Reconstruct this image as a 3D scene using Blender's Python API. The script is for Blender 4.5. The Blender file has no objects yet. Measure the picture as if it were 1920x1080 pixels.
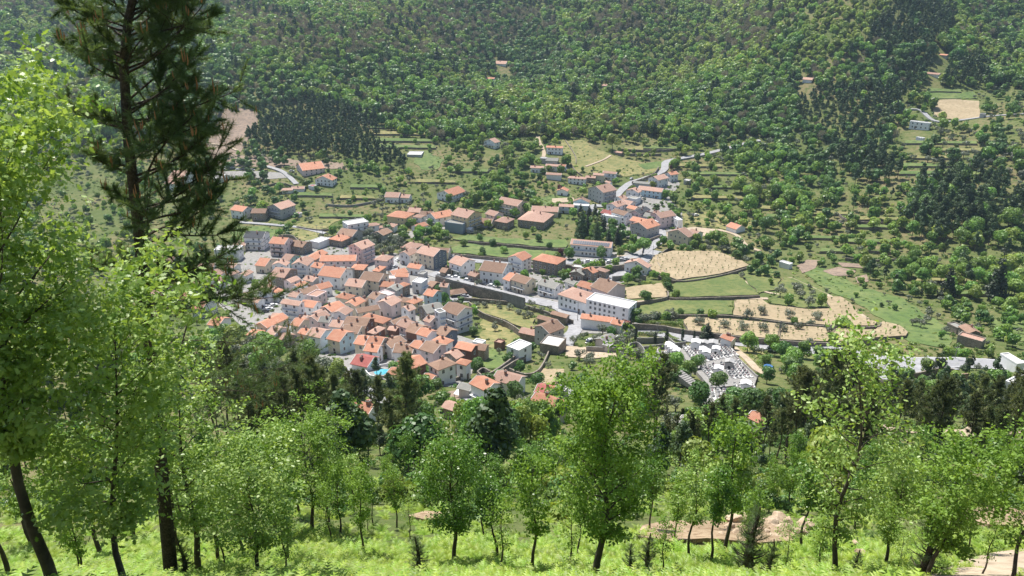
import bpy, math, random
import numpy as np
from mathutils import Vector, Matrix
R = math.radians
random.seed(7); rng = np.random.default_rng(7)
scene = bpy.context.scene
COL = scene.collection

# ------------------------------------------------------------------ camera, sky, sun, exposure
PITCH = R(22.0); FPX = 1478.0
cam_d = bpy.data.cameras.new("camera"); cam = bpy.data.objects.new("camera", cam_d); COL.objects.link(cam)
cam_d.sensor_width = 36; cam_d.lens = 36*FPX/1920; cam_d.clip_start = 0.2; cam_d.clip_end = 8000
cam.location = (0, 0, 0); cam.rotation_euler = (R(90)-PITCH, 0, 0)
scene.camera = cam
SUN_EL, SUN_AZ = R(62), R(-32)          # azimuth from +Y, negative = towards the left
world = bpy.data.worlds.new("World"); scene.world = world; world.use_nodes = True
wn = world.node_tree.nodes; wl = world.node_tree.links
sky = wn.new("ShaderNodeTexSky"); sky.sky_type = 'NISHITA'; sky.sun_disc = False
sky.sun_elevation = SUN_EL; sky.sun_rotation = SUN_AZ
wl.new(sky.outputs[0], wn["Background"].inputs[0]); wn["Background"].inputs[1].default_value = 0.085
sun_d = bpy.data.lights.new("sun", 'SUN'); sun_d.energy = 5.0; sun_d.angle = R(0.53); sun_d.color = (1, .95, .87)
sun = bpy.data.objects.new("sun", sun_d); COL.objects.link(sun)
sdir = Vector((math.sin(SUN_AZ)*math.cos(SUN_EL), math.cos(SUN_AZ)*math.cos(SUN_EL), math.sin(SUN_EL)))
sun.rotation_euler = sdir.to_track_quat('Z', 'Y').to_euler()
scene.view_settings.view_transform = 'Standard'; scene.view_settings.look = 'None'
scene.view_settings.exposure = 0.74; scene.view_settings.gamma = 1
scene.cycles.max_bounces = 6; scene.cycles.diffuse_bounces = 3; scene.cycles.transmission_bounces = 3
scene.cycles.transparent_max_bounces = 6; scene.cycles.volume_bounces = 0

# ------------------------------------------------------------------ terrain height
PROF = [(-60,30),(-20,10),(0,-2),(6,-6.5),(14,-13.2),(20,-18.4),(30,-25.4),(42,-32.8),(60,-45),(90,-62.3),(140,-89),(200,-115.5),(250,-131.5),(300,-143.2),
 (350,-151),(400,-157),(450,-160.5),(500,-161.7),(550,-159.8),(620,-154),(700,-144),(800,-127),(950,-96),(1100,-58),(1250,-14),(1500,66),(2000,210),(2800,420)]
_px = np.array([p[0] for p in PROF], float); _pz = np.array([p[1] for p in PROF], float)
_m = np.gradient(_pz, _px)
def _prof(y):
    i = np.clip(np.searchsorted(_px, y)-1, 0, len(_px)-2)
    h = _px[i+1]-_px[i]; t = np.clip((y-_px[i])/h, 0, 1)
    return ((2*t**3-3*t**2+1)*_pz[i] + (t**3-2*t**2+t)*h*_m[i] + (-2*t**3+3*t**2)*_pz[i+1] + (t**3-t**2)*h*_m[i+1])
def _ss(a, b, x):
    t = np.clip((x-a)/(b-a), 0, 1); return t*t*(3-2*t)
def _seg(x, y, ax, ay, bx, by):
    t = np.clip(((x-ax)*(bx-ax)+(y-ay)*(by-ay))/((bx-ax)**2+(by-ay)**2), 0, 1)
    return np.hypot(x-ax-t*(bx-ax), y-ay-t*(by-ay)), t
def H(x, y):
    x = np.asarray(x, float); y = np.asarray(y, float)
    z = _prof(y)
    z = z + 34*_ss(150, 420, x)*_ss(330, 640, y)
    d, t = _seg(x, y, 620, 1150, 255, 760)           # spur on the right
    z = z + (75*(1-t)+20)*np.exp(-(d/95)**2)
    d, t = _seg(x, y, 700, 700, 330, 520)
    z = z + (40*(1-t)+8)*np.exp(-(d/80)**2)
    d, t = _seg(x, y, -420, 1000, -150, 640)         # shoulder with the pine wood, left
    z = z + (24*(1-t)+9)*np.exp(-(d/75)**2)
    d, t = _seg(x, y, 60, 1400, 40, 820)             # shallow gullies on the far slope
    z = z - (16*(1-t)+2)*np.exp(-(d/60)**2)
    d, t = _seg(x, y, 330, 1500, 190, 800)
    z = z - 30*np.exp(-(d/70)**2)*_ss(780, 1000, y)
    f = _ss(450, 900, y)
    z = z + f*(7*np.sin(x/71+1.3)*np.sin(y/93+.4) + 3*np.sin(x/33+2)*np.sin(y/41)) + _ss(700, 1000, y)*(20*np.sin(x/95+y/210)+9*np.sin(x/48-y/120+1))
    n = _ss(18, 60, y)*(1-_ss(200, 300, y))
    z = z + n*(.5*np.sin(x/9+.7)*np.sin(y/11) + .9*np.sin(x/31+y/40))
    return z
def h1(x, y): return float(H(x, y))
CP, SP = math.cos(PITCH), math.sin(PITCH)
def ray(px, py):
    a = (px-960)/FPX; b = -(py-540)/FPX
    return np.array([a, CP + b*SP, -SP + b*CP])
_T = np.concatenate([np.arange(8, 60, .5), np.arange(60, 300, 2), np.arange(300, 3000, 4)])
def at(px, py, h=0.0, tmin=0):
    """ground point whose spot h above the ground is seen along the photo ray"""
    d = ray(px, py); T = _T
    g0 = T*d[2] - H(T*d[0], T*d[1]); k = int(np.argmax(g0 < 0))
    if g0[k] >= 0: k = len(T)-1
    if h:
        g = g0-h
        while k > 1 and g[k-1] < 0: k -= 1
    lo, hi = T[max(k-1, 0)], T[k]
    for _ in range(22):
        m = (lo+hi)/2
        if m*d[2] - h1(m*d[0], m*d[1]) - h < 0: hi = m
        else: lo = m
    return Vector((hi*d[0], hi*d[1], h1(hi*d[0], hi*d[1])))
def proj(x, y, z):
    dep = y*CP - z*SP; up = y*SP + z*CP
    return 960+FPX*x/dep, 540-FPX*up/dep
def inpoly(x, y, P):
    c = False; n = len(P); j = n-1
    for i in range(n):
        xi, yi = P[i]; xj, yj = P[j]
        if (yi > y) != (yj > y) and x < (xj-xi)*(y-yi)/(yj-yi)+xi: c = not c
        j = i
    return c

# ------------------------------------------------------------------ object helpers
def tag(o, label=None, cat=None, group=None, kind=None):
    if label: o['label'] = label
    if cat: o['category'] = cat
    if group: o['group'] = group
    if kind: o['kind'] = kind
    return o
def link(name, me, parent=None, loc=None, rz=None):
    o = bpy.data.objects.new(name, me); COL.objects.link(o)
    if parent is not None: o.parent = parent
    if loc is not None: o.location = loc
    if rz is not None: o.rotation_euler = (0, 0, rz)
    return o
def mesh(name, V, F, mats, mi=None, smooth=False):
    me = bpy.data.meshes.new(name); me.from_pydata([tuple(v) for v in V], [], F)
    for m in (mats if isinstance(mats, (list, tuple)) else [mats]): me.materials.append(m)
    if mi is not None: me.polygons.foreach_set('material_index', mi)
    if smooth: me.polygons.foreach_set('use_smooth', [True]*len(F))
    me.update(); return me
def npmesh(name, V, K, mats, mi=None, smooth=False):
    """V: (n*K,3) vertices, every K consecutive ones form a face"""
    V = np.asarray(V, np.float32).reshape(-1, 3); n = len(V)//K
    me = bpy.data.meshes.new(name); me.vertices.add(len(V)); me.vertices.foreach_set('co', V.ravel())
    me.loops.add(n*K); me.loops.foreach_set('vertex_index', np.arange(n*K, dtype=np.int32))
    me.polygons.add(n); me.polygons.foreach_set('loop_start', np.arange(0, n*K, K, dtype=np.int32))
    try: me.polygons.foreach_set('loop_total', np.full(n, K, np.int32))
    except Exception: pass
    for m in (mats if isinstance(mats, (list, tuple)) else [mats]): me.materials.append(m)
    if mi is not None: me.polygons.foreach_set('material_index', mi)
    me.update(calc_edges=True)
    if smooth: me.polygons.foreach_set('use_smooth', [True]*n)
    return me
def empty(name, loc, rz=0):
    o = bpy.data.objects.new(name, None); COL.objects.link(o); o.location = loc; o.rotation_euler = (0, 0, rz)
    o.empty_display_size = .5; return o
class MB:
    def __init__(s): s.V = []; s.F = []; s.M = []
    def poly(s, pts, m=0):
        b = len(s.V); s.V += [tuple(p) for p in pts]; s.F.append(list(range(b, b+len(pts)))); s.M.append(m)
    def box(s, x0, x1, y0, y1, z0, z1, m=0):
        b = len(s.V)
        s.V += [(x0,y0,z0),(x1,y0,z0),(x1,y1,z0),(x0,y1,z0),(x0,y0,z1),(x1,y0,z1),(x1,y1,z1),(x0,y1,z1)]
        for f in ((3,2,1,0),(4,5,6,7),(0,1,5,4),(1,2,6,5),(2,3,7,6),(3,0,4,7)): s.F.append([b+i for i in f]); s.M.append(m)
    def prism(s, pts, z0, z1, m=0):
        n = len(pts); b = len(s.V)
        s.V += [(p[0], p[1], z0 if len(p) < 3 else p[2]+z0) for p in pts] + [(p[0], p[1], z1 if len(p) < 3 else p[2]+z1) for p in pts]
        s.F.append([b+i for i in range(n)][::-1]); s.F.append([b+n+i for i in range(n)]); s.M += [m, m]
        for i in range(n): s.F.append([b+i, b+(i+1) % n, b+n+(i+1) % n, b+n+i]); s.M.append(m)
    def slab(s, pts, th, m=0):      # polygon given by 3D points, thickness th upwards
        n = len(pts); b = len(s.V); s.V += [tuple(p) for p in pts]; s.V += [(p[0], p[1], p[2]+th) for p in pts]
        s.F.append([b+i for i in range(n)][::-1]); s.F.append([b+n+i for i in range(n)]); s.M += [m, m]
        for i in range(n): s.F.append([b+i, b+(i+1) % n, b+n+(i+1) % n, b+n+i]); s.M.append(m)
    def tube(s, pts, rad, seg=6, m=0, cap=True):
        pts = [Vector(p) for p in pts]; b = len(s.V); n = len(pts)
        for i, p in enumerate(pts):
            d = (pts[min(i+1, n-1)]-pts[max(i-1, 0)]).normalized()
            a = d.orthogonal().normalized() if abs(d.z) < .99 else Vector((1, 0, 0)); a = (Vector((1,.01,0))-d*d.x).normalized() if abs(d.x) < .9 else (Vector((0,1,0))-d*d.y).normalized()
            c = d.cross(a); r = rad[i] if isinstance(rad, (list, tuple)) else rad
            for k in range(seg):
                t = 2*math.pi*k/seg; q = p + a*(r*math.cos(t)) + c*(r*math.sin(t)); s.V.append(tuple(q))
        for i in range(n-1):
            for k in range(seg):
                s.F.append([b+i*seg+k, b+i*seg+(k+1) % seg, b+(i+1)*seg+(k+1) % seg, b+(i+1)*seg+k]); s.M.append(m)
        if cap: s.F.append([b+(n-1)*seg+k for k in range(seg)]); s.M.append(m)
    def me(s, name, mats, smooth=False): return mesh(name, s.V, s.F, mats, s.M, smooth)
    def obj(s, name, mats, parent=None, smooth=False, loc=None): return link(name, s.me(name, mats, smooth), parent, loc)

# ------------------------------------------------------------------ materials
def newmat(name):
    m = bpy.data.materials.new(name); m.use_nodes = True; nt = m.node_tree; return m, nt, nt.nodes["Principled BSDF"], nt.nodes["Material Output"]
def ramp(nt, fac, stops):
    r = nt.nodes.new("ShaderNodeValToRGB"); e = r.color_ramp.elements
    while len(e) < len(stops): e.new(.5)
    for k, (p, c) in enumerate(stops): e[k].position = p; e[k].color = (*c, 1)
    nt.links.new(fac, r.inputs[0]); return r.outputs[0]
def noise(nt, scale, detail=4, coord='Object', rough=.6, vec=None):
    t = nt.nodes.new("ShaderNodeTexNoise"); t.inputs['Scale'].default_value = scale; t.inputs['Detail'].default_value = detail; t.inputs['Roughness'].default_value = rough
    if vec is None:
        g = nt.nodes.new("ShaderNodeNewGeometry" if coord == 'World' else "ShaderNodeTexCoord")
        vec = g.outputs['Position' if coord == 'World' else coord]
    nt.links.new(vec, t.inputs['Vector']); return t.outputs['Fac']
def mixc(nt, fac, a, b, mode='MIX'):
    m = nt.nodes.new("ShaderNodeMix"); m.data_type = 'RGBA'; m.blend_type = mode
    for s, v in ((0, fac), (6, a), (7, b)):
        if isinstance(v, (int, float)): m.inputs[s].default_value = v
        elif isinstance(v, tuple): m.inputs[s].default_value = (*v, 1)
        else: nt.links.new(v, m.inputs[s])
    return m.outputs[2]
def bump(nt, bs, fac, strength, dist):
    b = nt.nodes.new("ShaderNodeBump"); b.inputs['Strength'].default_value = strength; b.inputs['Distance'].default_value = dist
    nt.links.new(fac, b.inputs['Height']); nt.links.new(b.outputs[0], bs.inputs['Normal'])
def mat_noise(name, c1, c2, scale, rough=.9, coord='World', c3=None, s2=None, bmp=0, bd=.1, spread=(.35, .65), spec=.3):
    m, nt, bs, _ = newmat(name)
    f = noise(nt, scale, 5, coord); col = ramp(nt, f, [(spread[0], c1), (spread[1], c2)])
    if c3:
        f2 = noise(nt, s2 or scale*7, 4, coord); col = mixc(nt, ramp(nt, f2, [(.45, (0,0,0)), (.7, (1,1,1))]), col, c3)
    nt.links.new(col, bs.inputs['Base Color']); bs.inputs['Roughness'].default_value = rough; bs.inputs['Specular IOR Level'].default_value = spec
    if bmp: bump(nt, bs, noise(nt, scale*6, 4, coord), bmp, bd)
    return m
def leafmat(name, c1, c2, trans=.35, gloss=.45, rnd=True, scale=.6, spec=.5):
    """foliage; colour varies per tree (object random) and per clump"""
    m, nt, bs, out = newmat(name)
    f = noise(nt, scale, 3, 'Object'); col = ramp(nt, f, [(.35, c1), (.65, c2)])
    if rnd:
        oi = nt.nodes.new("ShaderNodeObjectInfo"); hs = nt.nodes.new("ShaderNodeHueSaturation")
        mr = nt.nodes.new("ShaderNodeMapRange"); mr.inputs[3].default_value = .7; mr.inputs[4].default_value = 1.3
        mh = nt.nodes.new("ShaderNodeMapRange"); mh.inputs[3].default_value = .468; mh.inputs[4].default_value = .503
        wn_ = nt.nodes.new("ShaderNodeTexWhiteNoise"); wn_.noise_dimensions = '1D'
        nt.links.new(oi.outputs['Random'], wn_.inputs['W']); nt.links.new(oi.outputs['Random'], mr.inputs[0]); nt.links.new(wn_.outputs[0], mh.inputs[0])
        nt.links.new(mr.outputs[0], hs.inputs['Value']); nt.links.new(mh.outputs[0], hs.inputs['Hue']); nt.links.new(col, hs.inputs['Color']); col = hs.outputs[0]
    nt.links.new(col, bs.inputs['Base Color']); bs.inputs['Roughness'].default_value = gloss; bs.inputs['Specular IOR Level'].default_value = spec
    tr = nt.nodes.new("ShaderNodeBsdfTranslucent"); mx = nt.nodes.new("ShaderNodeMixShader"); mx.inputs[0].default_value = trans
    tc = mixc(nt, 1.0, col, (1.0, .95, .45), 'MULTIPLY')
    nt.links.new(tc, tr.inputs[0]); nt.links.new(bs.outputs[0], mx.inputs[1]); nt.links.new(tr.outputs[0], mx.inputs[2]); nt.links.new(mx.outputs[0], out.inputs[0])
    return m
def plain(name, c, rough=.7, metal=0, spec=.4):
    m, nt, bs, _ = newmat(name); bs.inputs['Base Color'].default_value = (*c, 1); bs.inputs['Roughness'].default_value = rough; bs.inputs['Metallic'].default_value = metal; bs.inputs['Specular IOR Level'].default_value = spec
    f = noise(nt, 3, 3, 'Object'); col = mixc(nt, ramp(nt, f, [(.3, (0,0,0)), (.8, (.25,.25,.25))]), c, tuple(x*.7 for x in c)); nt.links.new(col, bs.inputs['Base Color'])
    return m
def wallmat(name, c, dirt=(.25,.22,.19), amt=.35):
    m, nt, bs, _ = newmat(name)
    tc = nt.nodes.new("ShaderNodeTexCoord"); mp = nt.nodes.new("ShaderNodeMapping"); mp.inputs['Scale'].default_value = (1, 1, .35); nt.links.new(tc.outputs['Object'], mp.inputs[0])
    f = noise(nt, .9, 6, vec=mp.outputs[0]); a = ramp(nt, f, [(.48, (0,0,0)), (.8, (amt,)*3)])
    oi = nt.nodes.new("ShaderNodeObjectInfo"); v = nt.nodes.new("ShaderNodeMapRange"); v.inputs[3].default_value = .88; v.inputs[4].default_value = 1.06; nt.links.new(oi.outputs['Random'], v.inputs[0])
    hs = nt.nodes.new("ShaderNodeHueSaturation"); hs.inputs['Color'].default_value = (*c, 1); nt.links.new(v.outputs[0], hs.inputs['Value'])
    nt.links.new(mixc(nt, a, hs.outputs[0], dirt), bs.inputs['Base Color']); bs.inputs['Roughness'].default_value = .9; bs.inputs['Specular IOR Level'].default_value = .2
    return m
def stonemat(name, c1, c2, scale=1.6, mortar=(.10,.09,.08)):
    m, nt, bs, _ = newmat(name)
    g = nt.nodes.new("ShaderNodeNewGeometry"); v = nt.nodes.new("ShaderNodeTexVoronoi"); v.inputs['Scale'].default_value = scale; nt.links.new(g.outputs['Position'], v.inputs['Vector'])
    v2 = nt.nodes.new("ShaderNodeTexVoronoi"); v2.feature = 'DISTANCE_TO_EDGE'; v2.inputs['Scale'].default_value = scale; nt.links.new(g.outputs['Position'], v2.inputs['Vector'])
    sx = nt.nodes.new("ShaderNodeSeparateColor"); nt.links.new(v.outputs['Color'], sx.inputs[0])
    col = ramp(nt, sx.outputs[0], [(0, c1), (1, c2)])
    col = mixc(nt, ramp(nt, v2.outputs['Distance'], [(.0, (1,1,1)), (.07, (0,0,0))]), col, mortar)
    nf = noise(nt, .25, 4, 'World'); col = mixc(nt, ramp(nt, nf, [(.45, (0,0,0)), (.75, (.6,.6,.6))]), col, tuple(x*.55 for x in c1))
    nt.links.new(col, bs.inputs['Base Color']); bs.inputs['Roughness'].default_value = .95
    bump(nt, bs, v2.outputs['Distance'], .5, .1); return m
def roofmat(name, c1, c2, c3, old=.3):
    """clay tiles: ribs running down the slope (object X or Y, by normal), patches of weathering, lichen"""
    m, nt, bs, _ = newmat(name)
    f = noise(nt, .7, 6); col = ramp(nt, f, [(.3, c1), (.7, c2)])
    f2 = noise(nt, 5, 5); col = mixc(nt, ramp(nt, f2, [(.62-old*.4, (0,0,0)), (.85, (1,1,1))]), col, c3)
    oi = nt.nodes.new("ShaderNodeObjectInfo"); v = nt.nodes.new("ShaderNodeMapRange"); v.inputs[3].default_value = .78; v.inputs[4].default_value = 1.15; nt.links.new(oi.outputs['Random'], v.inputs[0])
    hs = nt.nodes.new("ShaderNodeHueSaturation"); nt.links.new(col, hs.inputs['Color']); nt.links.new(v.outputs[0], hs.inputs['Value'])
    tc = nt.nodes.new("ShaderNodeTexCoord"); g = nt.nodes.new("ShaderNodeSeparateXYZ"); nt.links.new(tc.outputs['Normal'], g.inputs[0])
    p = nt.nodes.new("ShaderNodeSeparateXYZ"); nt.links.new(tc.outputs['Object'], p.inputs[0])
    ax = nt.nodes.new("ShaderNodeMath"); ax.operation = 'ABSOLUTE'; nt.links.new(g.outputs[0], ax.inputs[0])
    gt = nt.nodes.new("ShaderNodeMath"); gt.operation = 'GREATER_THAN'; nt.links.new(ax.outputs[0], gt.inputs[0]); gt.inputs[1].default_value = .15
    mx = nt.nodes.new("ShaderNodeMix"); nt.links.new(gt.outputs[0], mx.inputs[0]); nt.links.new(p.outputs[0], mx.inputs[2]); nt.links.new(p.outputs[1], mx.inputs[3])
    mu = nt.nodes.new("ShaderNodeMath"); mu.operation = 'MULTIPLY'; nt.links.new(mx.outputs[0], mu.inputs[0]); mu.inputs[1].default_value = 2*math.pi/.33
    sn = nt.nodes.new("ShaderNodeMath"); sn.operation = 'SINE'; nt.links.new(mu.outputs[0], sn.inputs[0])
    rb = ramp(nt, sn.outputs[0], [(.0, (.72,.72,.72)), (.6, (1,1,1))])
    col = mixc(nt, 1.0, hs.outputs[0], rb, 'MULTIPLY')
    nt.links.new(col, bs.inputs['Base Color']); bs.inputs['Roughness'].default_value = .85; bs.inputs['Specular IOR Level'].default_value = .25
    bump(nt, bs, sn.outputs[0], .35, .05)
    return m
WALL = dict(w=wallmat('white_render', (.84,.83,.83), amt=.22), c=wallmat('cream_render', (.72,.63,.49)), p=wallmat('pink_render', (.78,.63,.61)),
  g=wallmat('grey_render', (.46,.45,.44)), b=wallmat('pale_blue_render', (.50,.66,.74)), y=wallmat('ochre_render', (.62,.50,.31)),
  t=wallmat('teal_render', (.33,.55,.50)), r=wallmat('brown_render', (.20,.11,.085)), d=wallmat('slate_blue_render', (.14,.17,.22)),
  n=wallmat('grey_blue_render', (.26,.31,.37)), s=stonemat('granite_wall', (.24,.20,.16), (.36,.31,.26)))
ROOF = dict(o=roofmat('orange_tile', (.49,.21,.13), (.56,.295,.195), (.34,.18,.13)), k=roofmat('faded_tile', (.46,.27,.205), (.54,.36,.285), (.26,.17,.13), .5),
  b=roofmat('old_brown_tile', (.29,.175,.12), (.38,.25,.18), (.18,.12,.09), .6), g=roofmat('grey_sheet', (.25,.25,.23), (.33,.32,.29), (.17,.17,.15)),
  w=roofmat('white_sheet', (.66,.65,.62), (.72,.71,.69), (.45,.43,.40)), r=roofmat('red_sheet', (.34,.10,.09), (.40,.14,.12), (.25,.08,.07)),
  d=roofmat('dark_slate', (.055,.06,.07), (.08,.085,.095), (.05,.05,.055)))
WNAME = dict(w='white', c='cream', p='pink', g='grey', b='pale blue', y='ochre', t='teal', r='dark brown', d='slate blue', n='grey blue', s='stone')
RNAME = dict(o='orange', k='faded tile', b='old brown', g='grey', w='white', r='red', d='dark slate')
M_TRIM = plain('white_trim', (.75,.75,.75)); M_VERGE = plain('verge_mortar', (.55,.52,.50)); M_GLASS = plain('window_glass', (.03,.035,.045), .15, 0, .6); M_DOOR = plain('brown_door', (.10,.05,.03)); M_DARK = plain('dark_opening', (.03,.03,.03))
M_RAIL = plain('dark_rail', (.08,.08,.09)); M_CHIM = plain('chimney_brick', (.35,.17,.12)); M_CONC = mat_noise('concrete', (.22,.21,.20), (.32,.31,.29), .5, c3=(.14,.135,.13))
M_STONE = stonemat('dry_stone', (.17,.145,.12), (.30,.26,.21), 1.1); M_ASPH = mat_noise('pale_asphalt', (.27,.27,.28), (.34,.34,.35), .08, .85, c3=(.21,.21,.22), s2=.6)
M_DIRT = mat_noise('pale_dirt', (.36,.29,.21), (.46,.38,.28), .2, c3=(.26,.20,.14), s2=1.5, bmp=.5)
M_RED = mat_noise('red_earth', (.27,.20,.125), (.38,.29,.19), .4, c3=(.19,.12,.07), s2=2.5, bmp=.8, bd=.3)
M_BARE = mat_noise('bare_earth', (.21,.155,.115), (.29,.215,.16), .06, c3=(.14,.11,.09), s2=.5, bmp=.4)
M_STRAW = mat_noise('straw_ground', (.29,.225,.14), (.37,.295,.19), .07, c3=(.21,.175,.10), s2=.5, bmp=.4)
M_GRASS = mat_noise('meadow_grass', (.095,.13,.035), (.17,.175,.06), .06, c3=(.06,.10,.025), s2=.4, bmp=.8, bd=.3)
M_LAWN = mat_noise('bright_grass', (.09,.145,.035), (.15,.185,.06), .07, c3=(.06,.10,.03), s2=.3, bmp=.8, bd=.3)
M_DRYG = mat_noise('dry_grass', (.17,.17,.06), (.27,.23,.10), .08, c3=(.10,.13,.04), s2=.3, bmp=.8, bd=.3)

# ================================================================== SETTING: terrain, fields, roads
GX0, GY0, GS = -1100, 0, 2.0
OCC = np.zeros((1300, 800), bool)          # [ix, iy]  ground already used (x -1100..1500, y 0..1600)
def occ_poly(P, grow=0):
    P = np.array([(p[0], p[1]) for p in P]); x0, y0 = P.min(0)-grow; x1, y1 = P.max(0)+grow
    i0, i1 = int((x0-GX0)/GS), int((x1-GX0)/GS)+2; j0, j1 = int((y0-GY0)/GS), int((y1-GY0)/GS)+2
    X, Y = np.meshgrid(GX0+GS*np.arange(i0, i1), GY0+GS*np.arange(j0, j1), indexing='ij'); c = np.zeros(X.shape, bool); n = len(P); j = n-1
    for i in range(n):
        xi, yi = P[i]; xj, yj = P[j]
        if yi != yj: c ^= ((yi > Y) != (yj > Y)) & (X < (xj-xi)*(Y-yi)/(yj-yi)+xi)
        j = i
    OCC[i0:i1, j0:j1] |= c
def occ_disc(x, y, r):
    i0, i1 = int((x-r-GX0)/GS), int((x+r-GX0)/GS)+2; j0, j1 = max(0, int((y-r-GY0)/GS)), int((y+r-GY0)/GS)+2
    X, Y = np.meshgrid(GX0+GS*np.arange(i0, i1), GY0+GS*np.arange(j0, j1), indexing='ij'); OCC[i0:i1, j0:j1] |= (X-x)**2+(Y-y)**2 < r*r
def is_occ(x, y):
    i = int(round((x-GX0)/GS)); j = int(round((y-GY0)/GS))
    return 0 <= i < 1300 and 0 <= j < 800 and OCC[i, j]

def build_terrain():
    ys = np.concatenate([np.arange(-40, 60, 1.25), np.arange(60, 300, 3), np.arange(300, 760, 4), np.arange(760, 1500, 9), np.arange(1500, 2801, 50)])
    nu = 240; u = np.linspace(-1, 1, nu)
    X = u[None, :]*(70+.98*np.maximum(ys, 0))[:, None]; Y = np.repeat(ys[:, None], nu, 1); Z = H(X, Y)
    V = np.stack([X, Y, Z], -1).reshape(-1, 3).astype(np.float32)
    a = (np.arange(len(ys)-1)[:, None]*nu+np.arange(nu-1)[None, :]).ravel()
    F = np.stack([a, a+1, a+nu+1, a+nu], 1).astype(np.int32)
    me = bpy.data.meshes.new("terrain"); me.vertices.add(len(V)); me.vertices.foreach_set('co', V.ravel())
    me.loops.add(F.size); me.loops.foreach_set('vertex_index', F.ravel()); me.polygons.add(len(F)); me.polygons.foreach_set('loop_start', np.arange(0, F.size, 4, dtype=np.int32))
    me.update(calc_edges=True); me.polygons.foreach_set('use_smooth', [True]*len(F))
    m, nt, bs, _ = newmat('valley_ground')
    c = ramp(nt, noise(nt, .018, 6, 'World'), [(.38, (.10,.13,.045)), (.5, (.14,.15,.06)), (.62, (.19,.16,.085))])
    c = mixc(nt, ramp(nt, noise(nt, .25, 5, 'World'), [(.45, (0,0,0)), (.65, (1,1,1))]), c, (.075,.11,.03))
    c = mixc(nt, ramp(nt, noise(nt, 1.3, 5, 'World'), [(.55, (0,0,0)), (.8, (.7,.7,.7))]), c, (.21,.18,.10))
    nt.links.new(c, bs.inputs['Base Color']); bs.inputs['Roughness'].default_value = .95; bs.inputs['Specular IOR Level'].default_value = .1
    bump(nt, bs, noise(nt, 1.1, 6, 'World'), .9, .6)
    me.materials.append(m); tag(link("terrain", me), kind='structure')
build_terrain()

from mathutils.geometry import delaunay_2d_cdt
def dens(P, step):
    out = []
    for i in range(len(P)):
        a, b = P[i], P[(i+1) % len(P)]; n = max(1, int(math.hypot(b[0]-a[0], b[1]-a[1])/step))
        out += [(a[0]+(b[0]-a[0])*k/n, a[1]+(b[1]-a[1])*k/n) for k in range(n)]
    return out
def sheet(name, pix, mat, h=.25, occ=True, kind='structure', wob=0, world_pts=None, label=None, cat=None):
    """a patch of ground with a surface of its own, h above the terrain, with its earth edge"""
    P = world_pts or [at(x, y, h)[:2] for x, y in pix]
    P = dens(P, 3.0)
    if wob: P = [(x+wob*(math.sin(y*.35)+math.sin(x*.23+1)), y+wob*math.sin(x*.4)) for x, y in P]
    n = len(P); xs = [p[0] for p in P]; ys = [p[1] for p in P]
    st = max(3.0, (max(xs)-min(xs))/40); inner = []
    x = min(xs)+st/2
    while x < max(xs):
        y = min(ys)+st/2
        while y < max(ys):
            if inpoly(x, y, P): inner.append((x, y))
            y += st
        x += st
    pts = [Vector(p) for p in P+inner]
    r = delaunay_2d_cdt(pts, [(i, (i+1) % n) for i in range(n)], [], 1, 1e-4)
    V = [(v.x, v.y, h1(v.x, v.y)+h) for v in r[0]]; F = [list(f) for f in r[2]]
    b = len(V); nf = len(F)
    V += [(p[0], p[1], h1(*p)+h) for p in P] + [(p[0], p[1], h1(*p)-.5) for p in P]
    for i in range(n): F.append([b+i, b+(i+1) % n, b+n+(i+1) % n, b+n+i])
    me = mesh(name, V, F, [mat, M_STONE if h >= .5 else mat], [0]*nf+[1]*(len(F)-nf)); o = link(name, me); tag(o, label, cat, kind=kind)  # raised patches: stone sides, their dark tone also standing in for front shade
    if occ: occ_poly(P)
    return o, P
def catmull(P, k=6):
    out = []
    for i in range(len(P)-1):
        p0, p1, p2, p3 = P[max(i-1, 0)], P[i], P[i+1], P[min(i+2, len(P)-1)]
        for j in range(k):
            t = j/k; out.append(tuple(.5*(2*p1[c]+(p2[c]-p0[c])*t+(2*p0[c]-5*p1[c]+4*p2[c]-p3[c])*t*t+(3*p1[c]-p0[c]-3*p2[c]+p3[c])*t**3) for c in (0, 1)))
    out.append(tuple(P[-1][:2])); return out
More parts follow.
